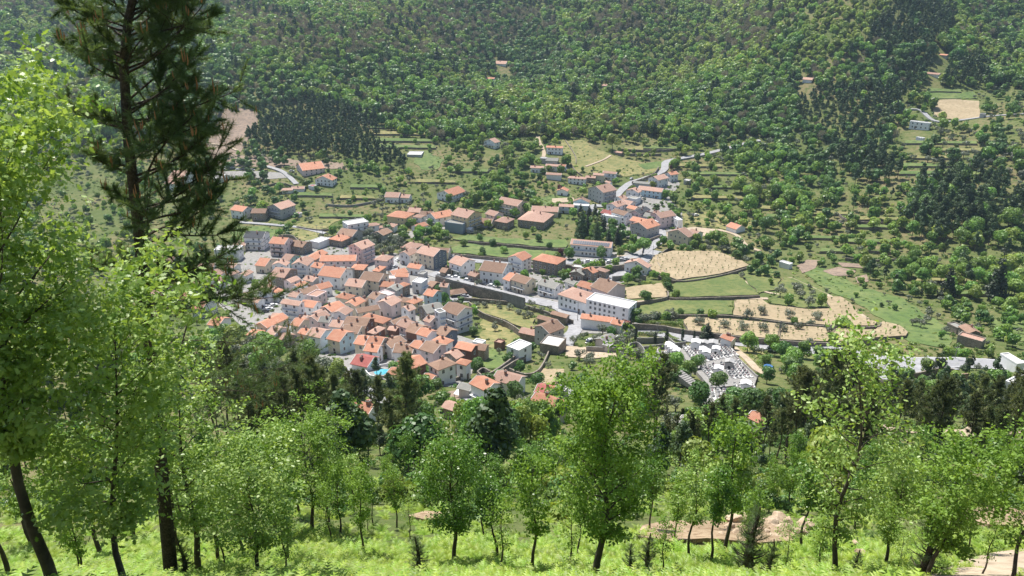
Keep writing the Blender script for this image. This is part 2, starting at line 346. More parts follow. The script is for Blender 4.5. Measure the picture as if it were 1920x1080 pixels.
def ribbon(name, pix, w, mat, h=.4, world_pts=None, lines=False, kind='structure'):
    P = catmull(world_pts or [at(x, y, h)[:2] for x, y in pix]); V = []; F = []; L = []; Rr = []
    for i, p in enumerate(P):
        q = P[min(i+1, len(P)-1)]; o = P[max(i-1, 0)]; d = Vector((q[0]-o[0], q[1]-o[1])).normalized(); nx, ny = -d.y, d.x
        ww = w if not isinstance(w, (list, tuple)) else w[0]+(w[1]-w[0])*i/(len(P)-1)
        ww *= 1+.04*math.sin(i*1.7)
        zc = max(h1(p[0]+nx*ww/2*s, p[1]+ny*ww/2*s) for s in (-1, 0, 1))
        for s in (-1, 1):
            x, y = p[0]+nx*ww/2*s, p[1]+ny*ww/2*s; V += [(x, y, zc+h), (x, y, h1(x, y)-1)]
        L.append((p[0]-nx*ww/2, p[1]-ny*ww/2, zc+h)); Rr.append((p[0]+nx*ww/2, p[1]+ny*ww/2, zc+h))
        occ_disc(p[0], p[1], ww/2+.8)
    for i in range(len(P)-1):
        a = i*4; F += [[a, a+4, a+6, a+2], [a+1, a+5, a+4, a], [a+2, a+6, a+7, a+3]]
    o = link(name, mesh(name, V, F, mat)); tag(o, kind=kind)
    if lines:
        lv, lf = [], []
        for i in range(0, len(P)-1):
            for s in (.04, .96) if lines == 2 else (.04, .5, .96):
                if s == .5 and i % 2: continue
                q = []
                for k in (i, i+1):
                    A, B = Vector(L[k]), Vector(Rr[k]); u = (B-A).normalized()*.07; c = A.lerp(B, s)+Vector((0, 0, .02)); q.append((c-u, c+u))
                b = len(lv); lv += [q[0][0], q[0][1], q[1][1], q[1][0]]; lf.append([b, b+1, b+2, b+3])
        link("road_line", mesh("road_line", lv, lf, M_TRIM), o)
    return o, L, Rr
def stonewall(pix, h, label, name='stone_wall', mat=None, th=.5, world_pts=None, cat='wall', base=None, cap=False, group=None, sub=3.0):
    """free wall that follows the ground: pix is its top edge; h its height"""
    P = world_pts or [at(x, y, h)[:2] for x, y in pix]
    if len(P) > 2: P = catmull(P, 5)
    Q = []
    for i in range(len(P)-1):
        a, b = P[i], P[i+1]; n = max(1, int(math.hypot(b[0]-a[0], b[1]-a[1])/sub)); Q += [(a[0]+(b[0]-a[0])*k/n, a[1]+(b[1]-a[1])*k/n) for k in range(n)]
    Q.append(P[-1][:2]); V = []; F = []
    for i, p in enumerate(Q):
        q = Q[min(i+1, len(Q)-1)]; o = Q[max(i-1, 0)]; d = Vector((q[0]-o[0], q[1]-o[1])).normalized(); nx, ny = -d.y*th/2, d.x*th/2
        z = h1(*p)+h+(.06*math.sin(i*2.3) if not cap else 0); z0 = h1(*p)-1
        V += [(p[0]-nx, p[1]-ny, z), (p[0]+nx, p[1]+ny, z), (p[0]-nx, p[1]-ny, z0), (p[0]+nx, p[1]+ny, z0)]
    n = len(Q)
    for i in range(n-1):
        a = i*4; F += [[a, a+4, a+5, a+1], [a+2, a+6, a+4, a], [a+1, a+5, a+7, a+3]]
    F += [[0, 1, 3, 2], [4*n-4, 4*n-2, 4*n-1, 4*n-3]]
    o = link(name, mesh(name, V, F, mat or M_STONE)); tag(o, label, cat, group)
    for p in Q: occ_disc(p[0], p[1], 1.2)
    return o, Q

# --- village ground between the houses
sheet('village_ground', [(385,515),(440,500),(470,462),(520,452),(590,448),(640,440),(680,462),(705,480),(740,474),(800,492),(830,505),(840,530),(815,560),(835,600),(850,625),(895,640),(885,700),(850,725),(740,718),(655,690),(560,655),(490,640),(440,600),(400,560)], M_CONC, .2, occ=False)
sheet('village_ground', [(640,432),(690,428),(735,440),(775,432),(850,412),(880,405),(880,412),(800,440),(745,452),(700,444),(650,446)], M_CONC, .2, occ=False)
sheet('village_ground', [(1130,430),(1155,392),(1190,362),(1230,345),(1262,322),(1275,345),(1255,372),(1280,400),(1280,432),(1240,455),(1190,450)], M_CONC, .2, occ=False)
sheet('village_ground', [(985,505),(1060,480),(1190,470),(1220,490),(1170,520),(1170,560),(1195,590),(1165,625),(1090,625),(1040,580),(960,555),(880,535),(870,515)], M_CONC, .2, occ=False)
sheet('forecourt', [(385,322),(470,320),(536,324),(542,333),(500,336),(470,331),(385,330)], M_CONC, .3)
# --- fields
FIELD = {}
OPEN = {'olive1','right_lawn','bank','scrap','meadow','meadow2','rightg','midgrass','below','below2','below3','leftgrass','leftgrass2','pathgrass','chapelgrass','clear2','midlawn','green2','ter1','ter2'}
def field(key, name, pix, mat, h=.3, wob=.25): FIELD[key] = sheet(name, pix, mat, h, wob=wob+(.5 if key in OPEN else 0), occ=key not in OPEN)[1]
field('straw1', 'straw_field', [(1213,502),(1226,478),(1262,470),(1345,470),(1388,487),(1405,497),(1350,513),(1268,524)], M_STRAW, 1.6)
field('green1', 'green_field', [(1257,535),(1275,526),(1352,514),(1385,514),(1425,552),(1300,556),(1255,556)], M_GRASS, 1.0)
field('green2', 'green_field', [(1388,512),(1412,500),(1440,503),(1466,515),(1455,540),(1427,550)], M_GRASS, .6)
field('green3', 'green_field', [(1192,590),(1200,572),(1250,563),(1372,563),(1374,589),(1300,588)], M_GRASS, .9)
field('straw2', 'straw_field', [(1376,590),(1377,562),(1430,561),(1445,571),(1520,580),(1556,578),(1550,556),(1575,556),(1592,566),(1618,596),(1645,603),(1640,610),(1560,609),(1480,603)], M_STRAW, 1.2)
field('straw3', 'straw_field', [(1282,600),(1290,594),(1380,598),(1500,611),(1600,617),(1642,617),(1655,602),(1683,608),(1702,622),(1698,629),(1640,632),(1570,640),(1480,637),(1400,630),(1290,618)], M_STRAW, 1.5)
field('olive1', 'olive_grove_ground', [(1460,545),(1470,520),(1500,520),(1560,548),(1548,556),(1553,577),(1500,576),(1445,568)], M_GRASS, .5)
field('right_lawn', 'meadow', [(1500,505),(1540,500),(1610,535),(1690,560),(1735,590),(1780,615),(1790,655),(1700,640),(1650,598),(1600,565),(1550,545)], M_LAWN, .3)
field('ter1', 'terrace_field', [(852,447),(872,441),(960,447),(1062,449),(1062,464),(1015,462),(940,455),(868,450)], M_LAWN, 1.0)
field('ter2', 'terrace_field', [(850,464),(866,456),(945,463),(1010,469),(1060,472),(1045,485),(1010,489),(950,482),(850,473)], M_LAWN, 1.4)
field('meadow', 'hill_meadow', [(1050,262),(1092,262),(1110,275),(1140,288),(1160,295),(1238,312),(1232,322),(1180,330),(1125,332),(1098,322),(1075,325),(1062,300)], M_DRYG, .3)
field('meadow2', 'hill_meadow', [(774,283),(800,282),(832,300),(820,318),(790,318),(776,305)], M_LAWN, .3)
field('clear', 'bare_clearing', [(410,205),(450,202),(485,210),(482,240),(465,262),(448,290),(400,300),(385,280)], M_BARE, .3)
field('clear2', 'bare_clearing', [(400,300),(450,290),(560,300),(640,305),(650,318),(560,315),(500,312),(400,312)], M_BARE, .3)
field('orch', 'straw_field', [(1744,188),(1790,186),(1836,189),(1838,220),(1790,224),(1752,218)], M_STRAW, .5)
field('orchgreen', 'terrace_field', [(1712,173),(1828,172),(1832,184),(1716,184)], M_LAWN, .5)
field('soil', 'ploughed_plot', [(1494,498),(1512,487),(1540,488),(1530,502),(1504,512)], M_BARE, .4)
field('soil2', 'ploughed_plot', [(1542,508),(1572,500),(1604,508),(1600,516),(1566,517)], M_BARE, .4)
field('soil3', 'ploughed_plot', [(1603,520),(1625,514),(1628,528),(1608,530)], M_BARE, .4)
field('soil4', 'ploughed_plot', [(1570,492),(1610,494),(1618,502),(1580,500)], M_BARE, .4)
field('soil5', 'ploughed_plot', [(1428,410),(1450,404),(1458,414),(1440,424)], M_BARE, .4)
field('leftgrass', 'grass_slope', [(432,424),(490,424),(522,432),(505,446),(445,455),(432,450)], M_LAWN, .3)
field('leftgrass2', 'grass_slope', [(545,434),(560,431),(604,436),(607,446),(560,452)], M_DRYG, .3)
field('pathgrass', 'grass_slope', [(540,425),(600,408),(640,412),(610,428),(560,432)], M_DRYG, .3)
field('below', 'orchard_ground', [(884,568),(950,576),(1000,596),(1004,612),(985,620),(950,600),(905,585)], M_DRYG, 1.0)
field('below2', 'orchard_ground', [(905,590),(930,600),(975,625),(972,640),(930,655),(905,640)], M_DRYG, .3)
field('below3', 'grass_slope', [(890,672),(930,650),(950,668),(935,690),(895,692)], M_LAWN, .3)
field('below4', 'dry_plot', [(1015,690),(1060,692),(1052,720),(1005,718)], M_STRAW, .3)
field('below5', 'dry_plot', [(830,735),(862,730),(868,760),(835,770)], M_BARE, .3)
field('mid1', 'dry_plot', [(1162,540),(1240,530),(1250,545),(1250,556),(1175,560)], M_STRAW, .4)
field('midgrass', 'grass_slope', [(1280,400),(1340,395),(1400,410),(1420,425),(1395,440),(1340,425),(1285,418)], M_DRYG, .25)
field('chapelgrass', 'grass_slope', [(985,385),(1030,365),(1070,362),(1078,376),(1040,382),(1000,392)], M_LAWN, .3)
field('hillg1', 'terrace_field', [(1195,308),(1250,300),(1262,310),(1210,318)], M_LAWN, .4)
field('hillg2', 'terrace_field', [(1170,276),(1225,272),(1230,280),(1180,284)], M_DRYG, .4)
field('scrap', 'grass_slope', [(1375,658),(1395,645),(1425,650),(1440,664),(1415,672),(1385,690)], M_DRYG, .25)
field('bank', 'grass_slope', [(1470,690),(1500,668),(1560,672),(1615,680),(1612,705),(1540,720),(1480,712)], M_GRASS, .25)
field('rightg', 'meadow', [(1850,600),(1920,595),(1940,640),(1880,640)], M_LAWN, .25)
field('midlawn', 'meadow', [(900,862),(945,848),(1010,842),(1040,850),(1000,870),(930,885)], M_GRASS, .15)
for i, (x0, x1, y) in enumerate([(700,780,205),(695,790,221),(695,800,233),(690,805,245),(700,812,258),(705,815,270),(560,600,28),(565,605,40),(570,600,52),(1815,1870,85),(1805,1860,93),(1740,1800,165),(1600,1690,405),(1605,1690,420),(1590,1690,447),(1700,1800,290),(1690,1830,305),(1210,1300,272),(1520,1600,395),(1500,1580,440),(1700,1790,500),(1720,1830,520),(1760,1880,545),(1540,1600,465),(1430,1500,385),(1440,1510,400),(1700,1830,262),(1730,1860,276),(1690,1850,320),(960,1000,236),(1260,1350,305),(1290,1400,320),(560,620,360),(640,700,365),(660,720,345),(600,680,400),(780,850,335),(850,920,315),(1330,1420,345),(1300,1390,365)]):
    field('tr%d' % i, 'hill_terrace', [(x0, y), (x1, y+2), (x1+4, y+7), ((x0+x1)/2, y+6), (x0-4, y+6)], M_LAWN if i % 3 else M_DRYG, 1.6)

# --- roads and tracks
ROADP = {}
def road(key, name, pix, w, mat=None, h=.45, lines=False): ROADP[key] = ribbon(name, pix, w, mat or M_ASPH, h, lines=lines)
road('wallroad', 'road', [(808,512),(840,522),(880,535),(930,548),(985,562),(1020,568),(1052,578),(1078,598),(1090,612)], 7.5)
road('down', 'road', [(1062,588),(1075,602),(1078,618),(1066,634),(1060,648)], 6)
road('upper', 'road', [(835,480),(870,487),(930,491),(985,494),(1060,492),(1100,490),(1150,486),(1190,480),(1215,466),(1232,455),(1240,440),(1236,428)], 6.5)
road('hill', 'road', [(1236,428),(1215,408),(1160,400),(1118,396),(1112,386),(1135,385),(1150,372),(1170,352),(1185,342),(1205,336),(1228,328),(1245,318),(1248,305),(1262,300),(1300,293),(1350,282),(1390,271),(1425,264)], 6)
road('side', 'road', [(1232,470),(1215,482),(1190,500),(1160,515),(1140,525),(1120,535)], 6)
road('bottom', 'road', [(1180,612),(1230,623),(1286,635),(1350,640),(1400,645),(1470,654),(1540,660),(1600,665),(1650,676),(1720,683),(1800,684),(1880,688),(1960,690)], 8, lines=2)
sheet('forecourt', [(1615,668),(1700,682),(1780,686),(1800,692),(1690,706),(1640,735),(1560,745),(1540,740),(1622,712),(1628,695)], M_ASPH, .4)
sheet('forecourt', [(1232,440),(1262,432),(1300,425),(1345,430),(1340,440),(1290,450)], M_DIRT, .35)
sheet('forecourt', [(1035,372),(1075,370),(1078,378),(1035,380)], M_DIRT, .45)
sheet('forecourt', [(842,556),(862,548),(885,556),(880,566),(846,570)], M_ASPH, .4)
sheet('forecourt', [(1062,648),(1090,650),(1150,655),(1160,668),(1110,672),(1060,668)], M_DIRT, .4)
sheet('forecourt', [(1140,478),(1180,478),(1190,484),(1140,492)], M_DIRT, .5)
road('lane1', 'lane', [(445,416),(500,420),(560,426),(610,437)], 3.5)
road('lane2', 'lane', [(500,312),(530,322),(556,345)], 4)
road('lane3', 'dirt_track', [(1008,255),(1012,268),(1020,282),(1018,298)], 3.2, M_DIRT)
road('lane4', 'dirt_track', [(1098,312),(1130,300),(1145,291)], 2.2, M_DIRT)
road('lane5', 'dirt_track', [(1345,430),(1380,440),(1400,460),(1425,470)], 3, M_DIRT)
road('lane6', 'dirt_track', [(1352,516),(1390,525),(1430,545),(1460,552)], 1.8, M_DIRT)
road('lane7', 'dirt_track', [(1480,520),(1530,543),(1570,562),(1600,580),(1625,597)], 2.6, M_DIRT)
road('lane8', 'dirt_track', [(1195,566),(1300,562),(1370,559),(1440,560)], 2.6, M_DIRT)
road('lane9', 'dirt_track', [(1375,650),(1400,672),(1420,692),(1445,705)], 2.8, M_DIRT)
road('lane10', 'lane', [(1650,215),(1720,205),(1760,228),(1850,218),(1930,212)], 3.5)
road('lane11', 'dirt_track', [(1580,240),(1650,236),(1740,232)], 3, M_DRYG)
road('lane12', 'dirt_track', [(375,270),(420,272),(445,282)], 3, M_DIRT)
road('alley', 'lane', [(535,612),(545,625),(548,640)], 7)
road('alley2', 'lane', [(735,485),(742,500),(738,512)], 4)
road('lowlane', 'lane', [(650,690),(665,715),(700,738),(740,760)], 4.5)
road('lowlane2', 'lane', [(870,742),(905,760),(960,775),(1060,740),(1100,725)], 3.6)
road('lowlane3', 'dirt_track', [(1600,790),(1680,805),(1760,812),(1840,815),(1940,800)], 4.5, M_DIRT)

# --- retaining and field walls
def near_edge(key, grow=0): return FIELD[key]
W = stonewall
W([(817,518),(850,528),(900,540),(950,552),(984,561)], 5.2, 'long grey granite retaining wall under the village road with parked cars', mat=stonemat('granite_blocks', (.20,.17,.14), (.33,.28,.23), .9), th=.8, sub=3)
o, q = W([(817,515.5),(850,525.5),(900,537.5),(950,549.5),(984,558.5)], 6.0, 'low pale railing wall along the top of the granite retaining wall', mat=M_CONC, th=.3, name='parapet')
W([(1211,504),(1266,526),(1350,515.5),(1407,499)], 1.9, 'curved stone wall holding the round straw field')
W([(1255,558),(1300,558.5),(1425,554)], 1.8, 'stone wall along the lower edge of the wide green field')
W([(1195,592),(1300,590),(1376,592),(1480,605),(1560,611),(1640,612),(1652,604)], 2.0, 'long dark stone wall between the two straw vineyard terraces')
W([(1185,606),(1240,610),(1290,619),(1400,632),(1480,639),(1570,642),(1640,634)], 3.6, 'long dark stone wall above the bottom road below the straw vineyard')
W([(870,451.5),(940,457),(1015,464),(1060,466)], 2.2, 'upper dark stone terrace wall behind the stone hip roofed house')
W([(846,475),(900,480),(950,484.5),(985,488)], 2.6, 'dark stone wall above the upper road by the grass terrace')
W([(1060,474),(1045,487),(1010,491),(985,490)], 2.0, 'short dark stone wall at the end of the grass terrace')
W([(1060,496),(1110,500),(1160,497),(1200,488)], 4.0, 'tall stone retaining wall below the solar panelled building', th=.8)
W([(1148,518),(1180,516),(1212,517)], 3.0, 'grey concrete wall below the white gabled house at the junction', mat=M_CONC)
W([(1172,570),(1210,564),(1250,556),(1252,545)], 2.6, 'curved pale stone wall beside the round bluish building')
W([(1248,510),(1232,488),(1245,470),(1262,462)], 1.6, 'stone wall between the road bend and the round straw field')
W([(1205,470),(1212,452),(1238,440)], 2.0, 'stone wall inside the road bend below the conifers')
W([(880,566),(905,586),(950,603),(985,623),(1010,618)], 3.2, 'dark stone wall stepping down below the dry olive plot')
W([(865,558),(900,560),(960,566),(1000,576),(1050,592)], 2.0, 'dark stone wall under the village road above the olive plot')
W([(1040,590),(1075,600)], 2.5, 'short stone wall at the bend of the village road')
W([(895,540),(890,530)], 2.0, 'short stub of stone wall at the car park')
W([(900,705),(925,695),(950,678),(968,664)], 3.0, 'stone garden wall running up beside the ruined house')
W([(955,690),(985,700),(1010,692),(1030,655)], 1.6, 'thin stone wall around the dry plot below the white roofed shed')
W([(1620,468),(1660,472),(1690,470)], 1.8, 'short terrace wall below the pine group on the right hillside')
W([(1570,398),(1600,414),(1690,416)], 1.8, 'overgrown stone terrace wall on the right hillside', group=None)
W([(1585,483),(1625,487),(1650,487)], 2.0, 'stone wall above the brown ploughed plots')
W([(1650,484.5),(1700,486)], 1.4, 'ruined wall continuing behind the ploughed plots')
W([(1165,279),(1230,281),(1285,276)], 2.0, 'stone terrace wall on the slope above the hill road')
W([(1180,288),(1240,288)], 2.0, 'second stone terrace wall above the hill road')
W([(1155,392),(1178,372),(1192,350)], 1.6, 'stone wall beside the steep village street')
W([(1185,340),(1205,334),(1226,324),(1235,312)], 2.6, 'dark stone wall on the bend above the steep village street')
W([(1060,262),(1078,290),(1080,306)], 1.2, 'thin stone wall climbing the dry hill meadow')
W([(1070,305),(1078,318),(1092,328)], 1.4, 'stone wall beside the white roadside houses below the dry meadow')
W([(500,347),(525,342),(556,350)], 1.6, 'low wall beside the sloping lane near the white gabled house')
W([(612,382),(660,384),(720,372)], 1.6, 'long low garden wall above the olive trees near the electricity pylon', mat=M_CONC)
W([(556,424),(600,430),(625,427)], 1.3, 'low wall along the dirt bank under the electricity poles')
W([(512,442),(545,440),(560,452)], 2.5, 'dark bank wall beside the grey roofed white house')
W([(1590,688),(1660,712),(1700,702),(1760,690),(1790,692)], 2.4, 'curved dark retaining wall below the wide forecourt')
W([(1735,712),(1755,718),(1790,704),(1815,700)], 3.0, 'brown stone wall beside the pale quarry platform', mat=stonemat('brown_stone', (.30,.19,.13), (.42,.29,.2), .8))
for i, (x0, x1, y) in enumerate([(690,805,223.5),(690,808,236),(692,812,248),(700,818,261),(705,820,274)]):
    W([(x0, y-.5), ((x0+x1)/2, y+1.5), (x1, y+1)], 1.2, ['uppermost','second','third','fourth','lowest'][i]+' terrace wall beside the dark pine wood')

# ================================================================== HOUSES
CROP = dict(A=(380,280,5.142), B=(380,470,5.142), C=(640,470,5.142), D=(700,330,5.142), E=(960,250,5.142), F=(960,430,5.142), G=(640,600,4.174), H=(1080,580,4.174), I=(0,0,1), J=(240,420,4.5), K=(1560,560,5.333))
_wc = {}
def window_mesh(w, h, kind='win'):
    k = (round(w, 1), round(h, 1), kind)
    if k not in _wc:
        b = MB(); f = .09
        if kind == 'door': b.box(-w/2, w/2, -.04, .05, 0, h, 1); b.box(-w/2-f, w/2+f, -.02, .03, 0, h+f, 0)
        else:
            b.box(-w/2, w/2, -.035, .05, 0, h, 1)
            b.box(-w/2-f, -w/2, -.07, .03, -f, h+f, 0); b.box(w/2, w/2+f, -.07, .03, -f, h+f, 0); b.box(-w/2, w/2, -.07, .03, h, h+f, 0); b.box(-w/2, w/2, -.10, .03, -f, 0, 0); b.box(-.03, .03, -.05, .03, 0, h, 0)
        _wc[k] = b.me('window' if kind != 'door' else 'door', [M_TRIM, M_DOOR if kind == 'door' else M_GLASS])
    return _wc[k]
def chimney_mesh():
    b = MB(); b.box(-.35, .35, -.3, .3, -1.2, .75, 0); b.box(-.45, .45, -.4, .4, .75, .87, 1); b.box(-.25, .25, -.22, .22, .87, 1.1, 0); return b.me('chimney', [M_CHIM, M_CONC])
CHM = chimney_mesh()
HOUSES = []
def house(line):
    parts = line.split('|'); f = parts[0].split()
    cr, cx, cy, xl, xr, th, hh, typ, wc, rc = f[0], float(f[1]), float(f[2]), float(f[3]), float(f[4]), R(float(f[5])), float(f[6]), f[7], f[8], f[9]
    opt = set(f[10:]); lab = parts[1].strip() if len(parts) > 1 else None
    ox, oy, s = CROP[cr]; px, py, pl, pr = ox+cx/s, oy+cy/s, ox+xl/s, ox+xr/s
    hh *= .9
    tm = 0
    P = at(px, py, hh, tm); ez = P.z+hh
    phi = math.atan2(P.x, P.y); r = (math.cos(phi), -math.sin(phi)); fw = (math.sin(phi), math.cos(phi))
    v = (math.cos(th)*r[0]+math.sin(th)*fw[0], math.cos(th)*r[1]+math.sin(th)*fw[1]); u = (-math.sin(th)*r[0]+math.cos(th)*fw[0], -math.sin(th)*r[1]+math.cos(th)*fw[1])
    dep = P.y*CP - ez*SP
    def span(tx, d, lo):
        k = (tx-960)/FPX; den = d[0]-k*d[1]*CP; s_ = (k*dep-P.x)/den if abs(den) > 1e-4 else lo
        return s_
    Lv = span(pr, v, 5); Lu = span(pl, u, 5)
    if Lv <= 0: Lv = 5
    if Lu <= 0: Lu = 5
    if f[5] and float(f[5]) > 62: Lv = min(max(Lv, 4.5), max(1.1*Lu, 5))
    if float(f[5]) < 28: Lu = min(max(Lu, 4.5), max(1.1*Lv, 5))
    Lv = min(max(Lv, 3), 30)*1.05; Lu = min(max(Lu, 3), 30)*1.05
    c = (P.x+v[0]*Lv/2+u[0]*Lu/2, P.y+v[1]*Lv/2+u[1]*Lu/2)
    rz = math.atan2(v[1], v[0])
    zb = min(h1(P.x+v[0]*Lv*a+u[0]*Lu*b, P.y+v[1]*Lv*a+u[1]*Lu*b) for a in (0, 1) for b in (0, 1)) - .6
    a, b = Lv/2, Lu/2; z0 = zb-ez; ZE = 0     # local z: eave = 0 above root at eave? -> root at ground
    root = empty('house', (c[0], c[1], zb), rz); E = ez-zb
    W_, RF = WALL[wc], ROOF[rc]
    area = min(a, b); pitch = .40 if typ in 'GL' else .42
    side = wc
    if 'dk' in opt: side = 'd'
    m = MB(); ins = .25
    if typ == 'F': rh = 0
    elif typ == 'G': rh = a*pitch
    elif typ == 'L': rh = b*pitch
    else: rh = area*pitch
    # walls: right face is y=-b, left face is x=-a
    E2 = E
    RG = 2 if 'dg' in opt else 0; m.poly([(-a,-b,0),(a,-b,0),(a,-b,E),(-a,-b,E)], RG); m.poly([(a,-b,0),(a,b,0),(a,b,E),(a,-b,E)], 0); m.poly([(a,b,0),(-a,b,0),(-a,b,E),(a,b,E)], 0); m.poly([(-a,b,0),(-a,-b,0),(-a,-b,E),(-a,b,E)], 1 if 'lw' in opt else 0)
    if typ == 'G': m.poly([(-a,-b,E),(a,-b,E),(0,-b,E+rh)], RG); m.poly([(a,b,E),(-a,b,E),(0,b,E+rh)], 0)
    if typ == 'L': m.poly([(-a,b,E),(-a,-b,E),(-a,0,E+rh)], 0); m.poly([(a,-b,E),(a,b,E),(a,0,E+rh)], 0)
    lw = WALL['c'] if 'lw' in opt else W_
    m.obj('wall', [W_, lw, WALL['d']], root)
    rf = MB(); o = .45; t = .2; q = pitch
    if typ == 'G':
        for sx in (-1, 1): rf.slab([(0, -b-o, E+rh+.02), (sx*(a+o), -b-o, E-o*q+.02), (sx*(a+o), b+o, E-o*q+.02), (0, b+o, E+rh+.02)][::(1 if sx < 0 else -1)], t)
    elif typ == 'L':
        for sy in (-1, 1): rf.slab([(-a-o, 0, E+rh+.02), (-a-o, sy*(b+o), E-o*q+.02), (a+o, sy*(b+o), E-o*q+.02), (a+o, 0, E+rh+.02)][::(-1 if sy < 0 else 1)], t)
    elif typ == 'H':
        A_, B_ = a+o, b+o; k = min(A_, B_); g = k*q; zt = E-o*q+.02
        if A_ >= B_: r1, r2 = (-(A_-k), 0, zt+g), (A_-k+.01, 0, zt+g)
        else: r1, r2 = (0, -(B_-k), zt+g), (0, B_-k, zt+g)
        C4 = [(-A_,-B_,zt),(A_,-B_,zt),(A_,B_,zt),(-A_,B_,zt)]
        if A_ >= B_: fs = [[C4[0],C4[1],r2,r1],[C4[1],C4[2],r2],[C4[2],C4[3],r1,r2],[C4[3],C4[0],r1]]
        else: fs = [[C4[0],C4[1],r1],[C4[1],C4[2],r2,r1],[C4[2],C4[3],r2],[C4[3],C4[0],r1,r2]]
        for F_ in fs: rf.poly([(p[0], p[1], p[2]+t) for p in F_])
        for i in range(4): p, p2 = C4[i], C4[(i+1) % 4]; rf.poly([p, p2, (p2[0], p2[1], p2[2]+t), (p[0], p[1], p[2]+t)])
        rf.poly(C4[::-1])
    else:
        rf.box(-a+.25, a-.25, -b+.25, b-.25, E-.1, E+.12)
        pb = MB(); w2 = .25
        pb.box(-a-.05, a+.05, -b-.05, -b+w2, E-.02, E+.5); pb.box(-a-.05, a+.05, b-w2, b+.05, E-.02, E+.5); pb.box(-a-.05, -a+w2, -b+w2, b-w2, E-.02, E+.5); pb.box(a-w2, a+.05, -b+w2, b-w2, E-.02, E+.5)
        pb.obj('parapet', W_, root)
    ro = rf.obj('roof', RF, root)
    if typ in 'GL' and ('nt' not in opt) and wc in 'wpbcg':        # pale verge along the gable roof edges
        e = .07
        for s2 in (-1, 1):
            c0 = s2*((b if typ == 'G' else a)+o); w_ = (a if typ == 'G' else b)+o; zr, ze = E+rh+t+.03, E-o*q+t+.03; n_ = len
            sec = [(-w_, ze), (0, zr), (w_, ze), (w_, ze+.08), (0, zr+.08), (-w_, ze+.08)]; V = []
            for cc in (c0-e, c0+e): V += [(p, cc, z) if typ == 'G' else (cc, p, z) for p, z in sec]
            F = [[0,1,4,5],[1,2,3,4],[11,10,7,6],[10,9,8,7],[0,6,7,1],[1,7,8,2],[2,8,9,3],[3,9,10,4],[4,10,11,5],[5,11,6,0]]
            link('verge', mesh('verge', V, F, M_VERGE), ro)
    rnd = random.Random(int(px*7+py*13))
    if (rnd.random() < .65 or 'ch' in opt) and typ != 'F':
        for _ in range(1 if rnd.random() < .75 else 2):
            dx, dy = rnd.uniform(-.5, .5)*a, rnd.uniform(-.5, .5)*b
            zz = E+rh-(abs(dx) if typ == 'G' else abs(dy) if typ == 'L' else max(abs(dx)*.9, abs(dy)*.9))*q+.5
            link('chimney', CHM, ro, (dx, dy, zz), rnd.choice((0, 0, R(90))))
    if lab and 'chapel' in lab and 'tiny' in lab: bb = MB(); bb.prism([(-.55,-.03),(.55,-.03),(.55,0),(-.55,0)], 0, 2.1); link('arched_door', bb.me('arched_door', M_DOOR), root, (-a-.02, 0, E-hh), R(-90)); opt.add('nw')
    # windows, doors
    st = max(1, round(hh/2.75)); fl = (hh/st)
    def row(face, n, L, zl, big=False):
        for i in range(n):
            if rnd.random() < .12: continue
            t_ = -L/2 + L*(i+.5)/n + rnd.uniform(-.1, .1)
            w, h = (.95, 1.25) if not big else (1.5, 1.6)
            if face == 'r': link('window', window_mesh(w, h), root, (t_, -b-.0, zl), 0)
            elif face == 'l': link('window', window_mesh(w, h), root, (-a, t_, zl), R(-90))
            elif face == 'R': link('window', window_mesh(w, h), root, (a, t_, zl), R(90))
            else: link('window', window_mesh(w, h), root, (t_, b, zl), R(180))
    gz = E-hh
    if st >= 2 and wc in 'wpcy' and 'nw' not in opt and not ({'bl', 'br'} & opt) and rnd.random() < .35: opt.add('bl' if Lu > Lv else 'br')
    if 'nw' not in opt:
        sp = 2.6 if 'mw' in opt else 3.3
        for k in range(st):
            zl = gz+fl*k+.95
            if zl+1.4 > E: continue
            if Lu > 3.5: row('l', max(1, int(Lu/sp)), Lu*.9, zl)
            if Lv > 3.5: row('r', max(1, int(Lv/(sp+.5))), Lv*.9, zl)
            if 'far' not in opt:
                row('R', max(1, int(Lu/4.5)), Lu*.85, zl)
                if k: row('L2', max(1, int(Lv/5)), Lv*.85, zl)
        if typ == 'G' and a > 4.2 and rnd.random() < .7: link('window', window_mesh(.8, .9), root, (0, -b, E+rh*.25), 0)
        if typ == 'L' and b > 4.2 and rnd.random() < .7: link('window', window_mesh(.8, .9), root, (-a, 0, E+rh*.25), R(-90))
        if Lu > 5: link('door', window_mesh(1.0, 2.1, 'door'), root, (-a-.012, rnd.uniform(-.3, .3)*Lu, max(gz, .0)+.05), R(-90))
        else: link('door', window_mesh(1.0, 2.1, 'door'), root, (rnd.uniform(-.3, .3)*Lv, -b-.012, max(gz, 0)+.05), 0)
    if 'bl' in opt or 'br' in opt:                       # balconies on every upper floor of the left / right face
        for face, L in ((('l', Lu),) if 'bl' in opt else ())+((('r', Lv),) if 'br' in opt else ()):
            for k in range(1, st):
                z = gz+fl*k; bb = MB(); Lh = L/2*.86; bb.box(-Lh, Lh, -1.2, -.004, z-.12, z+.03, 0)
                rl = MB(); rl.box(-Lh, Lh, -1.18, -1.12, z+.85, z+.93); rl.box(-Lh, Lh, -1.17, -1.13, z+.40, z+.45)
                nb = int(2*Lh/.9)
                for i in range(nb+1): x = -Lh+.03+(2*Lh-.06)*i/nb; rl.box(x-.03, x+.03, -1.17, -1.13, z+.03, z+.85)
                ob = bb.obj('balcony', M_TRIM if 'sb' not in opt else M_DOOR, root); orl = rl.obj('railing', M_RAIL, ob)
                if face == 'r': ob.location = (0, -b, 0)
                else: ob.location = (-a, 0, 0); ob.rotation_euler = (0, 0, R(-90))
